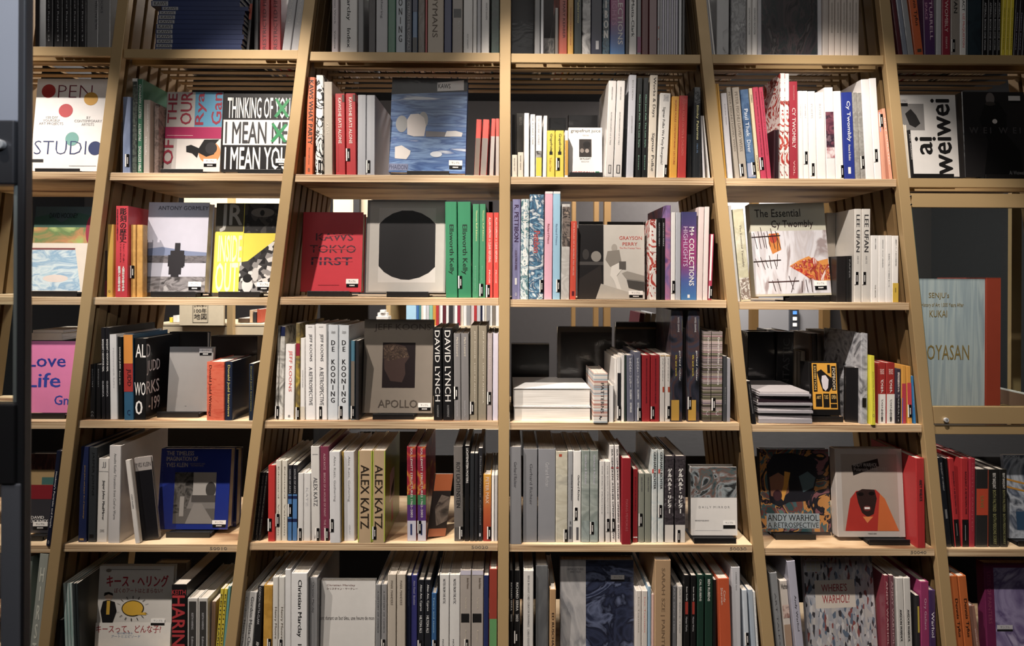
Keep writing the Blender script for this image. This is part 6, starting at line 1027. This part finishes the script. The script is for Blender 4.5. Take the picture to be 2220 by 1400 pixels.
while xw < fx0 + wF - .03 and k < 60:
    c_ = cs[k % len(cs)]; w_ = random.uniform(.012, .026) if k else .07; h_ = random.uniform(.17, .22); y_ = random.uniform(.01, .03)
    mt = M(c_)
    if mt not in ml: ml.append(mt)
    bl.append((xw - fx0, y_, zs + .0005, xw - fx0 + w_ - .001, y_ + .15, zs + h_)); mi.append(ml.index(mt)); xw += w_ + .001; k += 1
db = ob('distant_books', boxes('distant_books', bl, ml, mi), None, (fx0, 2.0, FZ))
tag(db, 'row of tiny coloured books standing on the far bookcase', 'books', None, 'stuff')
# crumpled paper heap beside the far books
pb_ = empty('paper_box', (X(820, 704, 1.8), 1.75, Z(826, 704, 1.75))); u = (1.75 + D) / F
ob('carton', boxes('carton', [(0, 0, 0, 26 * u, .08, 18 * u)], [M('ddd5cc')]), pb_); ob('paper_top', boxes('paper_top', [(2 * u, .01, 18 * u, 22 * u, .06, 26 * u), (8 * u, .0, 26 * u, 18 * u, .05, 32 * u)], [M('efeae4')]), pb_)
sh = (pb_.location.z - FZ); ob('plinth', boxes('plinth', [(-.05, 0, -sh, .10, .12, 0)], [DARKP]), pb_)
tag(pb_, 'pale carton with loose white paper behind the centre-left bay', 'carton')
# dark backs between the bays
box_px('display_board', 693, 655, 798, 760, .45, .02, DARKP, 'black board standing behind the white spines, centre-left bay', 'board')
box_px('display_board', 780, 935, 915, 1000, .5, .02, DARKP, 'black board behind the lime-edged books', 'board')
# leaning papers behind bay 3 row 3
for i, (a, b, c_) in enumerate(((1372, 1382, 'maroon'), (1384, 1396, 'taupe'), (1398, 1408, 'light grey'), (1440, 1452, 'charcoal'))):
    pa, pb = P(a, 705, .3), P(b, 668, .3); r = empty('folder', (pa.x, .345, zlev(3, 3) + .0005), (0, .12, 0)); ob('sheet', boxes('sheet', [(0, 0, 0, pb.x - pa.x, .16, .32)], [M(c_)]), r)
    tag(r, f"{c_} folder leaning behind the slate blue spines", 'folder', 'folders behind the centre-right bay')
# ================================================================ blurred steel stand close to the camera on the left
st = empty('steel_stand', (X(50, 1400, -.95), -.95, FZ)); sx, dp = st.location.x, -.95
def fp(name, x0, y0, x1, y1, d0, d1, mat, bv=.002):
    a, b = P(x0, y1, dp), P(x1, y0, dp); o = ob(name, boxes(name, [(a.x - sx, d0, a.z - FZ, b.x - sx, d1, b.z - FZ)], [mat]), st); bevel(o, bv); return o
a, b = P(38, 0, dp), P(55, 0, dp)
o = ob('post', boxes('post', [(a.x - sx, 0, 0, b.x - sx, .012, 3.0)], [STEEL]), st); bevel(o, .002)
fp('upper_plate', -60, -60, 40, 262, .002, .008, STEELB); fp('bracket', -60, 262, 37, 400, -.004, .014, STEEL); fp('lower_bracket', -60, 875, 37, 1048, -.004, .014, STEEL); fp('lower_leg', 2, 1048, 46, 1500, -.002, .012, STEELB)
cyl('bolt', .006, .006, 16, SATIN, st, (X(12, 316, dp) - sx, -.004, Z(12, 316, dp) - FZ))
fp('glass_pane', -60, 400, 34, 875, .004, .007, GLASS, 0); fp('glass_edge', 24, 400, 36, 875, .001, .009, plain('pane_edge', '8f9a9c', .2))
tag(st, 'blurred grey steel stand with bolted plates at the left edge', 'stand')
